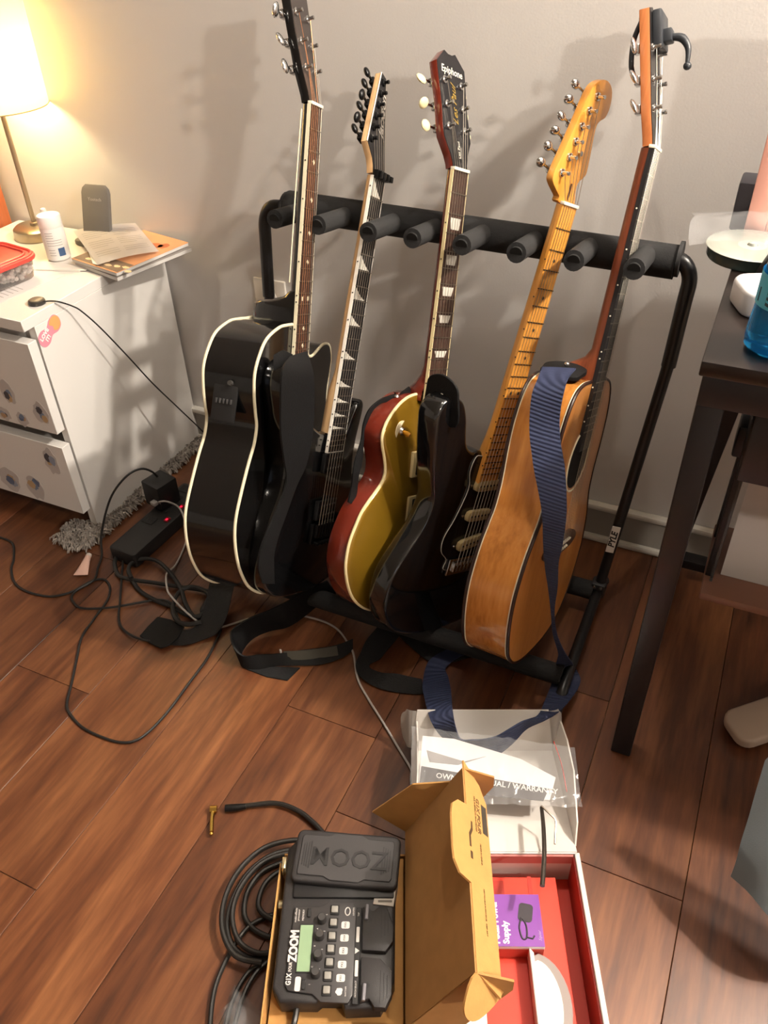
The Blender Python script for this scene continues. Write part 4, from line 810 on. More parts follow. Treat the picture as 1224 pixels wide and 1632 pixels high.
P = D['lploop']; MB().strip([Vector(a)-o for a, b in P], [Vector(b)-o for a, b in P], .003, 5).out('floor_loop', nylon, t, None, 60)
t, o = strap('strstrap', 'guitar_strap', 'black ribbed strap lying on the floor below the double-cut black guitar', nylon)
tm = frame(S.P @ Vector((-.150, .322, -.034))-o, S.P.to_3x3() @ Vector((0, 0, 1)), S.P.to_3x3() @ Vector((-.3, 1, 0)))
MB().prism(outline([(-.034, -.05), (-.036, .0), (-.028, .022), (0, .032), (.028, .022), (.036, 0), (.034, -.05)], 4), -.002, .002, tm @ TR((0, 0, .003)), bev=.0008, seg=1).out('leather_end', leather, t)
# ---- cables on the floor
def cable(name, label, pts, r, mat=None, sub=5, extra=None):
    o = Vector(pts[0]); t = MB().tube([Vector(p)-o for p in pts], r, 8, sub=sub)
    for e in (extra or []): t.tube([Vector(p)-o for p in e], r, 8, sub=sub)
    c = t.out(name, mat or cordm, None, o); return tag(c, label, 'cable')
Fz = .004
A_ = [(-1.527, .955), (-1.488, .957), (-1.443, .951), (-1.4, .911), (-1.381, .884), (-1.345, .854), (-1.308, .841), (-1.262, .841), (-1.226, .851), (-1.198, .879), (-1.181, .922), (-1.159, .938), (-1.13, .924), (-1.108, .89), (-1.097, .833), (-1.085, .78), (-1.054, .729), (-1.023, .68), (-.995, .634), (-.971, .616), (-.931, .602), (-.885, .599), (-.845, .603), (-.82, .617), (-.808, .648), (-.804, .701), (-.807, .765), (-.81, .834), (-.821, .884), (-.829, .913)]
cable('floor_cable', 'thin black cord making a wide loop on the floorboards at the left', [(x, y, .003) for x, y in A_], .0026)
B_ = [(-1.18, 1.20, .10), (-1.185, 1.19, .125), (-1.20, 1.172, .142), (-1.215, 1.14, .14), (-1.23, 1.10, .115), (-1.24, 1.07, .075), (-1.235, 1.03, .03), (-1.215, 1.0, .006)] + [(x, y, .0055) for x, y in [(-1.195, .963), (-1.176, .926), (-1.188, .888), (-1.187, .867), (-1.171, .853), (-1.142, .845), (-1.097, .864), (-1.059, .89), (-1.017, .923), (-.991, .936), (-.965, .931), (-.939, .911), (-.908, .885)]]
cable('charger_cable', 'black cord rising from the charger block and winding back along the floor', B_, .0026)
C_ = [(-1.178, 1.034), (-1.13, .968), (-1.076, .894), (-1.048, .855), (-1.02, .831), (-.98, .821), (-.942, .824)]
cable('adapter_cable', 'black cord running from the power strip to the strap end', [(x, y, .008) for x, y in C_], .0026)
P1 = [(-1.178, 1.022), (-1.171, .995), (-1.154, .975), (-1.128, .956), (-1.094, .957), (-1.034, .97), (-.96, .984), (-.91, .995)]
P2 = [(-1.091, .955), (-1.116, .976), (-1.122, 1.0), (-1.106, 1.019), (-1.071, 1.024), (-1.022, 1.004), (-.971, .972), (-.932, .936), (-.893, .912), (-.880, .930), (-.885, .965), (-.915, .985), (-.952, .984), (-.966, .957), (-.949, .914), (-.919, .888), (-.892, .888), (-.870, .905)]
P3 = [(-1.105, .966), (-1.058, .938), (-1.002, .926), (-.96, .925), (-.913, .917), (-.87, .925)]
cable('extension_cable', 'thick black coiled cord of the power strip beside the acoustic guitar', [(-1.165, 1.012, .018)]+[(x, y, .010) for x, y in P1], .0048, None, 5, [[(x, y, .017) for x, y in P2], [(x, y, .007) for x, y in P3]])
U_ = [(-1.152, 1.158, .062), (-1.148, 1.150, .074), (-1.125, 1.155, .078), (-1.106, 1.17, .05), (-1.073, 1.139, .02), (-1.058, 1.107, .005), (-1.036, 1.041, .005), (-1.028, .999, .016), (-.996, .958, .020), (-.97, .938, .024), (-.911, .912, .022), (-.858, .905, .004), (-.83, .915, .008), (-.813, .938, .004), (-.788, .965, .004), (-.748, 1.002, .004), (-.665, 1.017, .004), (-.61, 1.011, .004), (-.567, .983, .004), (-.543, .96, .004), (-.51, .91, .004), (-.473, .876, .004), (-.421, .835, .004), (-.362, .787, .004), (-.334, .764, .004), (-.30, .73, .004)]
cable('usb_cable', 'pale grey cable crossing the floor from the power strip to the white box', U_, .0022, M('cable_grey', '#a9a4a0', .45))
ic = thing('instrument_cable', 'coiled black instrument cable with a gold right-angle plug beside the effects pedal', 'cable', (-.5, .45, 0)); i0 = Vector((-.5, .45, 0))
cabm = M('cable_rubber', '#1f1d1b', .42)
def ctube(pts, z, r=.0042): MB().tube([Vector((x, y, z))-i0 for x, y in pts], r, 9, sub=6).out('cable_run', cabm, ic)
ctube([(-.582, .571), (-.553, .589), (-.516, .609), (-.475, .612), (-.44, .603), (-.415, .592), (-.395, .58)], .008)
LOOPS = [([(-.405, .566), (-.446, .551), (-.478, .525), (-.495, .486), (-.495, .442), (-.482, .407), (-.457, .383), (-.424, .379), (-.385, .397)], .006),
         ([(-.40, .552), (-.445, .540), (-.479, .508), (-.490, .462), (-.480, .420), (-.450, .390), (-.414, .386), (-.386, .403)], .015),
         ([(-.40, .545), (-.445, .529), (-.474, .50), (-.48, .464), (-.468, .432), (-.446, .417), (-.417, .415), (-.39, .423)], .006),
         ([(-.40, .530), (-.441, .513), (-.458, .483), (-.454, .453), (-.439, .439), (-.41, .437)], .014),
         ([(-.41, .570), (-.452, .556), (-.488, .525), (-.504, .480), (-.500, .432), (-.478, .392), (-.44, .368), (-.40, .375)], .022)]
for p, z in LOOPS: ctube(p, z)
ctube([(-.425, .447), (-.436, .436), (-.45, .415), (-.455, .378), (-.451, .335), (-.44, .304), (-.421, .27)], .006, .0036)
ctube([(-.39, .40), (-.402, .38), (-.416, .36), (-.417, .323), (-.406, .285), (-.39, .25)], .006, .0036)
ctube([(-.385, .40), (-.40, .375), (-.405, .35), (-.402, .32), (-.392, .285)], .012, .0036)
goldm = M('plug_gold', '#d8b25c', .22, metal=1.)
MB().tube([Vector(p)-i0 for p in ((-.590, .5665, .008), (-.572, .576, .008), (-.560, .584, .008))], [.0062, .0062, .0048], 14).out('plug_sleeve', blackmetal, ic)
MB().tube([Vector((-.612, .5545, .008))-i0, Vector((-.602, .5595, .008))-i0], .0064, 14).tube([Vector((-.6075, .556, .008))-i0, Vector((-.599, .540, .008))-i0, Vector((-.587, .521, .008))-i0], [.0036, .0034, .0034], 12).ball(Vector((-.5855, .5185, .008))-i0, .0035, 10).out('gold_plug', goldm, ic)
# ---- power strip, charger block, cream tube
ps = thing('power_strip', 'black power strip with two glowing red switches between rug and acoustic guitar', 'power strip', TR((-1.145, 1.138, 0)) @ RZ(-.05))
psm = M('strip_black', '#1d1c1c', .5)
MB().prism(rrect(.076, .275, .008), 0, .038, bev=.004).out('housing', psm, ps)
for y in (-.02, .028, .075, .115):
    s_ = MB().box((-.014, y, .0385), (.030, .026, .002), bev=.0006, seg=1).out('socket', M('socket_black', '#141414', .6), ps)
    for dx in (-.006, .006): MB().box((-.014+dx, y, .0400), (.002, .008, .0006)).out('slot', M('slot_dark', '#2a2724', .6), s_, smooth=0)
ledm = M('switch_red', '#ff1838', .3, emit=2.5)
for y in (-.002, .052):
    MB().box((.024, y, .040), (.011, .015, .005), bev=.0015).out('rocker_switch', M('switch_dark_red', '#8e1020', .3), ps)
    MB().box((.025, y-.002, .0428), (.0045, .0055, .0016), bev=.0004, seg=1).out('switch_glow', ledm, ps)
cbk = thing('charger_block', 'black square charger block plugged into the power strip', 'charger', TR((-1.172, 1.190, .0395)) @ RZ(-.22))
MB().box((0, 0, .034), (.060, .060, .068), bev=.004).out('block', M('block_black', '#1a1a1b', .45), cbk)
MB().box((.014, -.034, .024), (.016, .016, .010), bev=.002).out('usb_plug', M('plug_grey', '#9b9895', .4), cbk)
ct = thing('cream_tube', 'small pale pink squeeze tube lying on the floor by the rug corner', 'tube', TR((-1.228, .957, .0)) @ RZ(math.atan2(-.054, .025)))
m_ = MB(); rings = []
for x, a, b in ((-.026, .0065, .0065), (-.01, .0085, .0075), (.01, .012, .0045), (.034, .0165, .0009)):
    rings.append([m_.bm.verts.new((x, a*math.cos(2*math.pi*k/14), .0068+b*math.sin(2*math.pi*k/14))) for k in range(14)])
for P_, Q_ in zip(rings, rings[1:]):
    for k in range(14): m_.bm.faces.new((P_[k], P_[(k+1) % 14], Q_[(k+1) % 14], Q_[k]))
m_.bm.faces.new(rings[0]); m_.bm.faces.new(rings[-1])
m_.out('tube_body', M('tube_pink', '#d9b3a4', .4), ct); MB().cyl((-.034, 0, .0068), (-.026, 0, .0068), .0066, 14).out('cap', M('tube_cap', '#cfc3b8', .4), ct)
# ---- boxes at the front; frame turned 24 degrees
BX = RZ(math.radians(23.5))
card = M('cardboard', '#c08f52', .8, var=.12, vscale=40, bump=.1, bscale=300); cardin = M('cardboard_inner', '#a87b47', .85, var=.12, vscale=40)
bb = thing('cardboard_box', 'brown mailer box with raised lid holding the effects pedal', 'box', BX @ TR((-.10, .53, 0))); b0 = Vector((-.10, .53, 0))
T_ = .0028
U0, U1, V0, V1, H_ = -.1975, -.010, .402, .672, .082
MB().box(Vector(((U0+U1)/2, .525, T_/2))-b0, (U1-U0, .246, T_)).out('bottom_panel', card, bb, smooth=0)
MB().box(Vector((U0, .511, H_/2))-b0, (.002, .218, H_)).out('side_panel', card, bb, smooth=0)
MB().box(Vector((U1, (V0+V1)/2, H_/2))-b0, (T_, V1-V0, H_)).out('side_panel', card, bb, smooth=0)
for y, h in ((V0, .070), (.648, .055)): MB().box(Vector(((U0+U1)/2, y, h/2))-b0, (U1-U0, T_, h)).out('end_panel', card, bb, smooth=0)
MB().box(Vector(((U0+U1)/2, .525, .050))-b0, (U1-U0-.008, .238, T_)).out('insert_panel', card, bb, smooth=0)
# lid: hinged on the right side panel, leaning out
Ld = Vector((.44, 0, .898)); Ln = Vector((-.898, 0, .44)); LW = .186; hinge = Vector((U1, (V0+V1)/2, H_))-b0; VL = (V1-V0)/2
lidm = frame(hinge, Ld, (0, 1, 0))       # x up the lid, y along the box, z = outward normal
MB().prism([(0, -VL), (LW, -VL), (LW, VL), (0, VL)], -T_/2, T_/2, lidm).out('lid_panel', cardin, bb, smooth=0)
for sy in (-1, 1):
    sp = MB().prism([(0, 0), (LW, 0), (LW, .050), (LW-.02, .060), (.02, .060), (0, .050)], -T_/2, T_/2, lidm @ TR((0, sy*VL, 0)) @ Matrix.Rotation(-math.pi/2, 4, 'X') @ Matrix.Diagonal((1, -1 if lidm.to_3x3().col[2].x > 0 else 1, 1, 1))).out('lid_side', cardin, bb, smooth=0)
# front strip folded back over the free edge, with tuck tab and slots
Sd = Vector((.031, 0, -.046)).normalized(); edge = hinge + Ld*LW
stm = frame(edge, Sd, (0, 1, 0))
MB().prism([(0, -VL), (.052, -VL-.012), (.056, -VL+.01), (.056, VL-.030), (.040, VL-.008), (0, VL+.012)], -T_/2, T_/2, stm).out('front_flap', card, bb, smooth=0)
MB().prism([(.0, -.030), (-.026, -.028), (-.038, -.015), (-.040, .0), (-.040, .045), (-.036, .062), (-.022, .074), (0, .078)], -T_/2, T_/2, stm).out('tuck_tab', card, bb, smooth=0)
slot = M('slot_shadow', '#3f2c18', .9)
MB().prism([(.002, .020), (.006, .020), (.006, .036), (.012, .046), (.012, .058), (.009, .058), (.008, .048), (.002, .038)], T_/2, T_/2+.0004, stm).prism([(.003, .004), (.008, .004), (.008, .014), (.003, .014)], T_/2, T_/2+.0004, stm).out('tab_slot', slot, bb, smooth=0)
MB().prism([(.040, .055), (.053, .055), (.053, .098), (.040, .098)], T_/2, T_/2+.0004, stm).out('printed_patch', M('patch_dark', '#3a332b', .7), bb, smooth=0)
inkb = M('box_ink', '#5b4326', .8)
text('printing', 'G1X FOUR', .011, stm @ TR((.030, .075, T_/2+.0004)) @ RZ(-math.pi/2), inkb, bb, bold=.0002)
text('printing', 'MULTI-EFFECTS PROCESSOR', .0042, stm @ TR((.022, .075, T_/2+.0004)) @ RZ(-math.pi/2), inkb, bb)
text('printing', 'MADE IN CHINA', .004, stm @ TR((.030, .020, T_/2+.0004)) @ RZ(-math.pi/2), inkb, bb)
text('printing', 'RECYCLABLE PACKAGING   KEEP DRY', .0034, stm @ TR((.030, -.055, T_/2+.0004)) @ RZ(-math.pi/2), inkb, bb)
em = frame(edge+Vector((0, -VL, 0)), Sd, (-.5, -.45, .12))
MB().prism(outline([(0, 0), (.055, -.010), (.058, .012), (.040, .040), (.020, .046), (.004, .034)], 4), -T_/2, T_/2, em).out('dust_ear', card, bb, smooth=0)
em = frame(hinge+Vector((-.0, VL, 0)), Ld, (-.75, .25, .30))
MB().prism([(0, 0), (LW*.8, 0), (LW*.55, .040), (0, .060)], -T_/2, T_/2, em).out('dust_ear', card, bb, smooth=0)
# ---- effects pedal
pdl = thing('effects_pedal', 'black multi-effects guitar pedal with green screen and expression treadle in the brown box', 'effects pedal', BX @ TR((-.105, .535, .0515))); p0 = Vector((-.105, .535, .0515))
pb = M('pedal_black', '#2a2829', .5, bump=.12, bscale=900); pd = M('pedal_dark', '#1b1a1b', .5); ppn = M('pedal_panel', '#343233', .45)
q = lambda u, v, z=0: Vector((u, v, z))-p0
body = [(-.188, .446), (-.176, .428), (-.128, .428), (-.122, .433), (-.096, .433), (-.090, .421), (-.044, .423), (-.026, .455), (-.026, .60), (-.022, .640), (-.172, .660), (-.188, .64)]
MB().prism([(u-p0.x, v-p0.y) for u, v in body], 0, .036, bev=.005, seg=3).out('body', pb, pdl)
pan = [(-.168, .549), (-.128, .552), (-.1165, .5605), (-.111, .557), (-.086, .557), (-.080, .550), (-.0800, .436), (-.086, .426), (-.1216, .427), (-.133, .4365), (-.166, .4405), (-.1705, .447)]
pn = MB().prism([(u-p0.x, v-p0.y) for u, v in pan], .036, .0405, bev=.0015).out('control_panel', ppn, pdl)
ZP = .0405+.0515
MB().box(q(-.148, .494, ZP+.0004), (.020, .064, .0012), bev=.0004, seg=1).out('bezel', pd, pdl)
MB().box(q(-.148, .494, ZP+.0009), (.0175, .061, .0012), bev=.0003, seg=1).out('screen', M('screen_green', '#8ba583', .25), pdl)
for u, v in ((-.1275, .5318), (-.1286, .5095), (-.129, .4831), (-.1304, .4607)):
    MB().lathe([(0, .011), (.0050, .011), (.0058, .0095), (.0064, 0)], 20, TR(q(u, v, ZP))).out('knob', M('knob_charcoal', '#2f2d2d', .5), pdl)
wht = M('print_white', '#d2cdc9', .5)
for i, (u, v) in enumerate(((-.1106, .5457), (-.1112, .5277), (-.112, .5095), (-.1126, .4925), (-.1131, .4752), (-.1141, .4583), (-.1144, .4406))):
    MB().box(q(u, v, ZP+.0006), (.0128, .0135, .002), bev=.0008, seg=1).out('button_seat', pd, pdl)
    MB().box(q(u, v, ZP+.0026), (.0092, .0095, .004), bev=.0012).out('button', M('button_grey', '#8d8a84' if i < 6 else '#a8ada0', .4), pdl)
for i, (u, v) in enumerate(((-.0924, .544), (-.0944, .5253), (-.0949, .5079), (-.0953, .491), (-.0961, .4733), (-.097, .4564), (-.098, .4399))):
    if 0 < i < 6:
        l_ = MB().prism(rrect(.0115, .0095, .002, 2), 0, .0004, TR(q(u, v, ZP))).out('button_label', wht, pdl, smooth=0)
        text('button_label', ['', 'FX5', 'FX4', 'FX3', 'FX2', 'FX1'][i], .0042, TR(q(u, v, ZP+.0006)) @ RZ(math.pi/2), pd, pdl)
    else:
        if i == 0: MB().tube([q(u+.0035*math.cos(t), v+.0055*math.sin(t), ZP+.0006) for t in [2*math.pi*k/16 for k in range(16)]], .0008, 5, True).out('loop_symbol', wht, pdl)
        else: MB().prism(blob(0, 0, .005, .005, 91), 0, .0005, TR(q(u, v, ZP))).out('drum_symbol', wht, pdl, smooth=0)
        text('print', ['LOOPER', 'RHYTHM'][i > 0], .0030, TR(q(u+.0085, v, ZP+.0004)) @ RZ(math.pi/2), wht, pdl)
text('logo', 'ZOOM', .0165, TR(q(-.1632, .497, ZP+.0004)) @ RZ(math.pi/2), wht, pdl, bold=.0007, sx=.85, space=.95)
text('logo', 'G1X', .0095, TR(q(-.1660, .454, ZP+.0004)) @ RZ(math.pi/2), wht, pdl, bold=.0003, sx=.8)
text('logo', 'FOUR', .0058, TR(q(-.1655, .4695, ZP+.0004)) @ RZ(math.pi/2), wht, pdl, bold=.0001, sx=.8)
text('print', 'multi-effects\nprocessor', .0040, TR(q(-.163, .5385, ZP+.0004)) @ RZ(math.pi/2), wht, pdl)
text('print', 'MEMORY', .0038, TR(q(-.1545, .5385, ZP+.0004)) @ RZ(math.pi/2), wht, pdl)
MB().prism(rrect(.0075, .018, .002, 2), 0, .0004, TR(q(-.1535, .4485, ZP))).out('print_patch', wht, pdl, smooth=0)
for v in (.5415, .4475): MB().box(q(-.1465 if v > .5 else -.1455, v, ZP+.0012), (.0050, .0125, .0025), bev=.0008, seg=1).out('small_button', pd, pdl)
for k, (u, v) in enumerate(((-.1215, .5395), (-.1330, .520), (-.1232, .5165), (-.135, .497), (-.1245, .4925), (-.1362, .470), (-.1262, .4672), (-.1378, .448))):
    text('print', '5A2B3C41'[k], .0032, TR(q(u, v, ZP+.0004)) @ RZ(math.pi/2), wht, pdl)
MB().box(q(-.0765, .487, ZP-.0012), (.0085, .125, .0030), bev=.0008, seg=1).out('label_rail', pd, pdl)
for v, s_ in ((.540, 'TAP'), (.5125, 'BANK UP'), (.4685, 'BANK DOWN'), (.443, 'PATCH SELECT')):
    if 'BANK' in s_: MB().prism(rrect(.0042, .0205, .001, 2), 0, .0004, TR(q(-.0765, v, ZP+.0004))).out('print_patch', wht, pdl, smooth=0)
    else: text('print', s_, .0030, TR(q(-.0765, v, ZP+.0007)) @ RZ(math.pi/2), wht, pdl)
MB().prism([(-.003, -.004), (.003, 0), (-.003, .004)], 0, .0005, TR(q(-.0765, .491, ZP+.0004)), ).out('print_patch', wht, pdl, smooth=0)
def fsw(poly, slot_v, arrow_v):
    f = MB().prism([(u-p0.x, v-p0.y) for u, v in poly], .030, .0455, bev=.0018).out('foot_switch', pb, pdl)
    ce = sum(v for u, v in poly)/len(poly)
    for k in range(3): MB().box(q(-.0440+.0045*k, ce, .0970), (.0008, .040-.006*k, .0006)).out('tread_line', pd, f, smooth=0)
    MB().prism([(-.002, -.005), (.0022, 0), (-.002, .005)], 0, .0005, TR(q(-.0595, arrow_v, .0970))).out('arrow', pd, f, smooth=0)
    MB().tube([q(-.0655, slot_v-.010, .0995), q(-.0645, slot_v+.010, .0995)], .0026, 10).out('status_lens', M('lens_grey', '#77757a', .25), f)
fsw([(-.0708, .549), (-.060, .545), (-.0558, .5429), (-.0477, .5500), (-.0370, .5490), (-.0272, .5227), (-.0278, .5023), (-.0380, .4885), (-.0700, .4905)], .540, .531)
fsw([(-.0704, .4817), (-.0448, .4805), (-.0285, .4631), (-.0290, .4345), (-.0370, .4192), (-.0513, .4199), (-.0585, .4300), (-.0703, .4265)], .4365, .4455)
# expression treadle
ex = frame(q(-.0975, .616, .105), (1, -.085, 0), (.0, 1, .07))
MB().prism(rrect(.156, .078, .010), -.014, 0, ex, bev=.004, seg=3).out('treadle', pb, pdl)
tp = [(-.068, -.030), (-.030, -.030), (-.020, -.035), (.022, -.035), (.030, -.030), (.066, -.030), (.069, -.026), (.069, .026), (.066, .030), (.030, .030), (.020, .035), (-.020, .035), (-.030, .030), (-.066, .030), (-.069, .026), (-.069, -.026)]
tr = MB().prism(tp, 0, .0022, ex, bev=.0008, seg=1).out('treadle_pad', ppn, pdl)
for sx in (-1, 1):
    for k in range(4): MB().box(ex @ Vector((sx*(.0535+.0035*k), 0, .0024)), (.0012, .040-.003*k, .0008), ex.to_3x3()).out('tread_line', pd, tr, smooth=0)
text('logo', 'ZOOM', .038, ex @ TR((.004, 0, .0024)) @ RZ(math.pi), pd, tr, bold=.0004, ext=.0008, sx=.98)
MB().box(q(-.100, .575, .086), (.145, .022, .012), bev=.002).out('hinge_cover', pd, pdl)
MB().prism([(-.057, .556), (-.028, .553), (-.022, .60), (-.050, .60)], .001, .0382, TR((-p0.x, -p0.y, 0))).out('caution_sticker', M('sticker_silver', '#c2bdb4', .5), pdl, smooth=0)
for k in range(3): MB().box(q(-.040, .560+.012*k, .0901), (.020, .003, .0004)).out('print', M('sticker_ink', '#77726a', .7), pdl, smooth=0)
MB().box(q(-.1900, .612, .088), (.006, .018, .022), bev=.001).out('side_plate', M('jack_nickel', '#cfc29f', .25, metal=.9), pdl)
MB().cyl(q(-.1935, .560, .076), q(-.1880, .560, .076), .0065, 14).out('jack', M('jack_nickel', '#cfc29f', .25, metal=.9), pdl)
sup = MB().tube([q(-.155, .432, .066), q(-.158, .410, .062), q(-.168, .385, .075), q(-.172, .34, .06)], .0042, 8, sub=4).out('supply_cord', cabm, pdl)
# ---- white mailer box with red lining
wb = thing('white_box', 'white mailer box with red lining and opened lid beside the brown box', 'box', BX @ TR((.12, .53, 0))); w0 = Vector((.12, .53, 0))
wc = M('box_white', '#d8d3cd', .55); rd = M('box_red', '#d23a26', .5); rdk = M('box_dark_red', '#a92c1e', .5)
A0, A1, C0, C1, HB = .000, .246, .375, .640, .080
q = lambda u, v, z=0: Vector((u, v, z))-w0
MB().box(q((A0+A1)/2, (C0+C1)/2, .0015), (A1-A0, C1-C0, .003)).out('bottom_panel', rd, wb, smooth=0)
for x, s_ in ((A0, 1), (A1, -1)):
    MB().box(q(x, (C0+C1)/2, HB/2), (.0075, C1-C0, HB), bev=.001, seg=1).out('side_panel', wc, wb)
    MB().box(q(x+s_*.0048, (C0+C1)/2, HB/2-.002), (.0025, C1-C0-.01, HB-.006)).out('side_lining', rdk, wb, smooth=0)
MB().box(q((A0+A1)/2, C0, HB/2), (A1-A0, .005, HB)).out('front_panel', wc, wb, smooth=0)
MB().box(q((A0+A1)/2, C1, HB/2), (A1-A0, .004, HB)).out('back_panel', wc, wb, smooth=0)
MB().box(q((A0+A1)/2, C1-.004, HB-.012), (A1-A0-.012, .003, .020)).out('back_lining', M('lining_pink', '#b5706a', .5), wb, smooth=0)
IN = .036
MB().box(q((A0+A1)/2-.010, (C0+C1)/2-.006, IN-.0015), (A1-A0-.040, C1-C0-.020, .003), bev=.0006, seg=1).out('insert_card', rd, wb)
MB().box(q(.176, .607, IN+.0004), (.006, .036, .0006)).out('insert_slot', rdk, wb, smooth=0)
MB().box(q(.118, .603, IN+.0006), (.038, .030, .0008)).out('insert_flap', rdk, wb, smooth=0)
# lid thrown open behind
ly = frame(q((A0+A1)/2, C1, HB), (1, 0, 0), (0, .97, -.24)); LH = .222; HW = (A1-A0)/2
MB().prism([(-HW, 0), (HW, 0), (HW, LH), (-HW, LH)], -.0015, .0015, ly).out('lid_panel', wc, wb, smooth=0)
for s_ in (-1, 1):
    sm_ = ly @ TR((s_*HW, 0, 0)) @ Matrix.Rotation(math.radians(90-s_*-8 if s_ > 0 else 90+8), 4, 'Y') @ Matrix.Diagonal((-1, 1, 1, 1))
    MB().prism([(0, .012), (0, LH), (.066, LH), (.072, LH*.75), (.066, .10), (.03, .03)], -.0012, .0012, sm_).out('lid_side', wc, wb, smooth=0)
fm = ly @ TR((0, LH, 0)) @ Matrix.Rotation(math.radians(78), 4, 'X')
MB().prism([(-HW, 0), (HW, 0), (HW*.92, .078), (-HW*.92, .078)], -.0012, .0012, fm).out('lid_front', wc, wb, smooth=0)
for s_ in (-1, 1):
    m_ = MB(); x0 = s_*HW*.93
    def ear(u, v, s_=s_, x0=x0):
        r_ = .046*u; w_ = math.sqrt(max(0, 1-(u*.98)**2.2)) if u > .5 else 1
        return fm @ Vector((x0+s_*(.040*u-.012*u*u), .040+.036*(2*v-1)*w_, -.030*u*u*1.0))
    m_.grid(ear, 10, 8); bmesh.ops.solidify(m_.bm, geom=m_.bm.faces[:], thickness=.0015); m_.out('lid_ear', wc, wb, None, 30)
# things in the white box
pw = thing('power_supply_box', 'small purple and white carton reading Pedal Power Supply in the red-lined box', 'carton', BX @ TR((.140, .544, IN+.0005)))
MB().box((0, 0, .017), (.084, .073, .034), bev=.0008, seg=1).out('carton', M('carton_white', '#d9d2d4', .45), pw)
MB().box((0, 0, .0342), (.0836, .0726, .0008)).out('purple_face', M('carton_purple', '#7c3f96', .35), pw, smooth=0)
MB().box((0, -.0366, .014), (.083, .0006, .026)).out('red_side', M('carton_red', '#b8453a', .4), pw, smooth=0)
pwt = M('carton_text', '#f0eaf0', .5)
text('lettering', 'Pedal Power', .0118, TR((-.0235, -.033, .0349)) @ RZ(math.pi/2), pwt, pw, bold=.0004, align='LEFT')
text('lettering', 'Supply', .0118, TR((-.0105, -.033, .0349)) @ RZ(math.pi/2), pwt, pw, bold=.0004, align='LEFT')
text('lettering', 'Squier', .0055, TR((.0365, -.022, .0349)) @ RZ(math.pi/2), M('carton_faint', '#c9a8d6', .5), pw, shear=.4)
pk_ = M('print_black', '#2a242b', .5)
MB().prism(rrect(.020, .026, .005), .0348, .0352, TR((.020, .010, 0)) @ RZ(-.2)).out('adapter_picture', pk_, pw, smooth=0)
MB().tube([(.012, .0, .0351), (.009, -.012, .0351), (.012, -.026, .0351), (.018, -.024, .0351), (.019, -.008, .0351), (.014, .002, .0351)], .0012, 6, True, 4).tube([(.018, -.024, .0351), (.026, -.026, .0351), (.029, -.022, .0351)], .0012, 6).out('adapter_picture', pk_, pw)
hd = thing('round_packing_piece', 'white half-round packing piece with grey rim lying in the red-lined box', 'packing', BX @ TR((.166, .440, IN+.0005)))
D1 = [(0, -.062)]+[(.044*math.cos(t), .066*math.sin(t)) for t in [-1.4+2.8*k/16 for k in range(17)]]+[(0, .062)]
MB().prism(D1, 0, .020, bev=.001, seg=1).out('rim', M('packing_grey', '#8f8480', .6), hd)
MB().prism([(x*.72, y*.86) for x, y in D1], .0195, .0212, bev=.0005, seg=1).out('face', wc, hd)
MB().prism([(-.006, -.064), (0, -.062), (0, .062), (-.006, .070)], 0, .030, bev=.001, seg=1).out('wall', wc, hd)
text('lettering', 'F', .012, TR((.014, -.036, .0215)) @ RZ(math.pi/2), M('packing_blue', '#5e86ae', .5), hd)
lfk = thing('knob_leaflet', 'printed leaflet with grey knob pictures standing behind the brown lid', 'paper', BX @ TR((.062, .418, IN)))
MB().box((0, 0, .012), (.070, .070, .0012), Matrix.Rotation(.12, 3, 'Y')).out('sheet', M('leaf_white', '#dcd2cc', .6), lfk, smooth=0)
for x, y, r_ in ((.004, .014, .012), (.024, .020, .010)): MB().lathe([(0, .0026), (r_*.5, .0026), (r_*.55, .0016), (r_, .0014), (r_, 0)], 20, TR((x, y, .0125))).out('knob_print', M('knob_print_grey', '#6e6664', .6), lfk)
MB().box((-.024, 0, .0155), (.020, .068, .0006), Matrix.Rotation(.12, 3, 'Y')).out('red_border', rd, lfk, smooth=0)
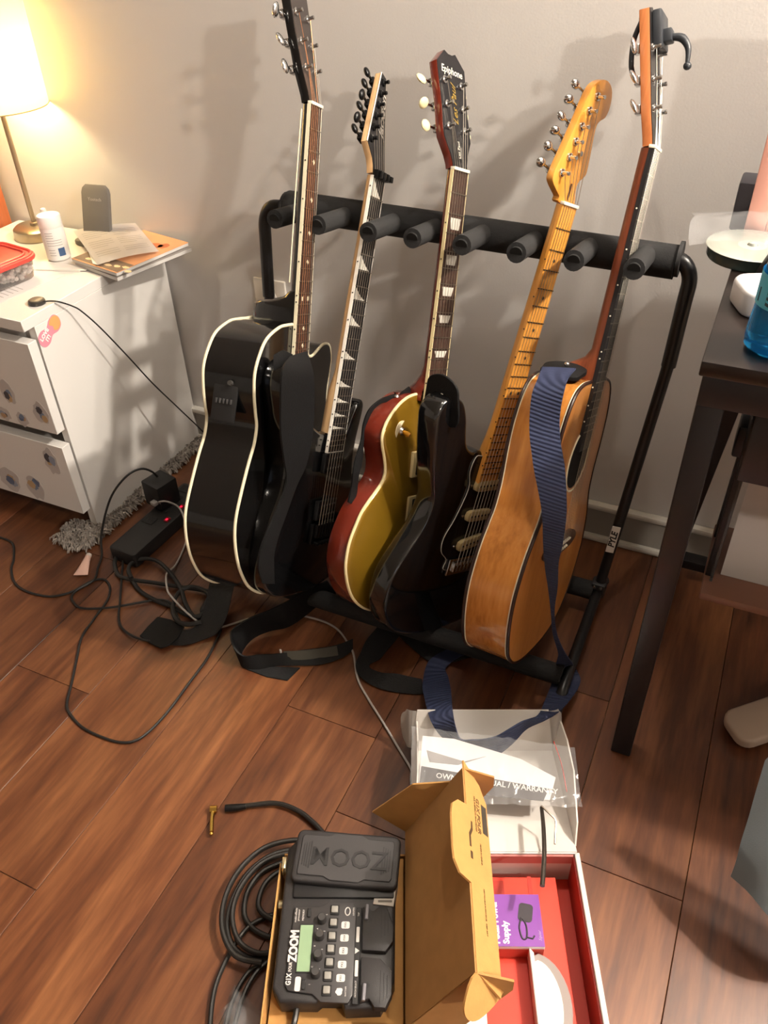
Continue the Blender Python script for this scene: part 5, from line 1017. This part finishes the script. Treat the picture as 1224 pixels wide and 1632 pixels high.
# bag with manuals across the lid
bgm = BX @ frame((.128, .757, .118), (.99, -.03, .0), (0, .98, .12)); bg = thing('manual_bag', 'clear plastic bag of white manuals lying across the open white lid', 'bag', bgm)
MB().prism([(-.118, -.034), (.085, -.048), (.098, -.010), (.045, .020), (-.060, .052), (-.112, .056)], -.003, .000, bev=.0004, seg=1).out('manual', M('manual_white', '#dad7d9', .5), bg)
MB().prism([(-.117, -.036), (.075, -.050), (.085, -.030), (-.113, .002)], .0002, .0012).out('cover_band', M('band_dark', '#4a4646', .35), bg, smooth=0)
text('lettering', "OWNER'S MANUAL / WARRANTY", .0125, TR((-.090, -.0135, .0016)) @ RZ(-.115), M('band_text', '#d9d6d4', .5), bg, bold=.0002, align='LEFT', sx=1.0)
MB().prism([(-.105, .030), (-.045, .012), (-.010, .022), (-.055, .006), (-.100, .010)], .0002, .0009).out('second_leaflet', M('leaflet_grey', '#8f8b8a', .5), bg, smooth=0)
m_ = MB()
def bagf(u, v):
    p = Vector((-.130+.262*u, -.060+.130*v-.030*u*v, .004+.010*math.sin(math.pi*u)*math.sin(math.pi*v)))
    n = mnoise.noise_vector(Vector((p.x*55, p.y*30, 1.3))); return p+Vector((n.x*.002, n.y*.002, abs(n.z)*.010))
m_.grid(bagf, 44, 26); m_.out('film', film, bg, None, 20)
MB().tube([(.100, .050, .004), (.108, .010, .006), (.112, -.035, .003)], .0007, 5, sub=4).out('red_seal', M('seal_red', '#b93b32', .4), bg)
ta = MB().tube([(.0, .0, .0), (.013, -.038, .010), (.026, -.082, .016), (.036, -.128, .020)], [.0028, .0032, .0034, .0036], 10, sub=4).out('tremolo_arm', M('arm_steel', '#5d5650', .3, metal=.8), None, TR((-.0955, .712, .118)))
tag(ta, 'dark metal tremolo arm sticking out of the plastic bag over the red lining', 'tremolo arm')
hk = MB().tube([(-.026, .012, .004), (-.002, .001, .002), (.001, -.002, .0), (.009, -.035, -.004)], .0016, 6).out('hex_key', M('hex_steel', '#8a8175', .3, metal=.8), None, TR((-.0705, .700, .118)))
tag(hk, 'small bent hex key lying at the corner of the plastic bag', 'hex key')
bw = crumple(lambda u, v: Vector((-.425+.095*u, .255+.085*v-.03*u, .004+.050*math.sin(math.pi*u)**.7*math.sin(math.pi*min(1, v))**.6)), 22, 20, .006, 45, 9, 'bubble_bag', film)
tag(bw, 'crumpled clear bag at the bottom edge beside the effects pedal', 'bag')
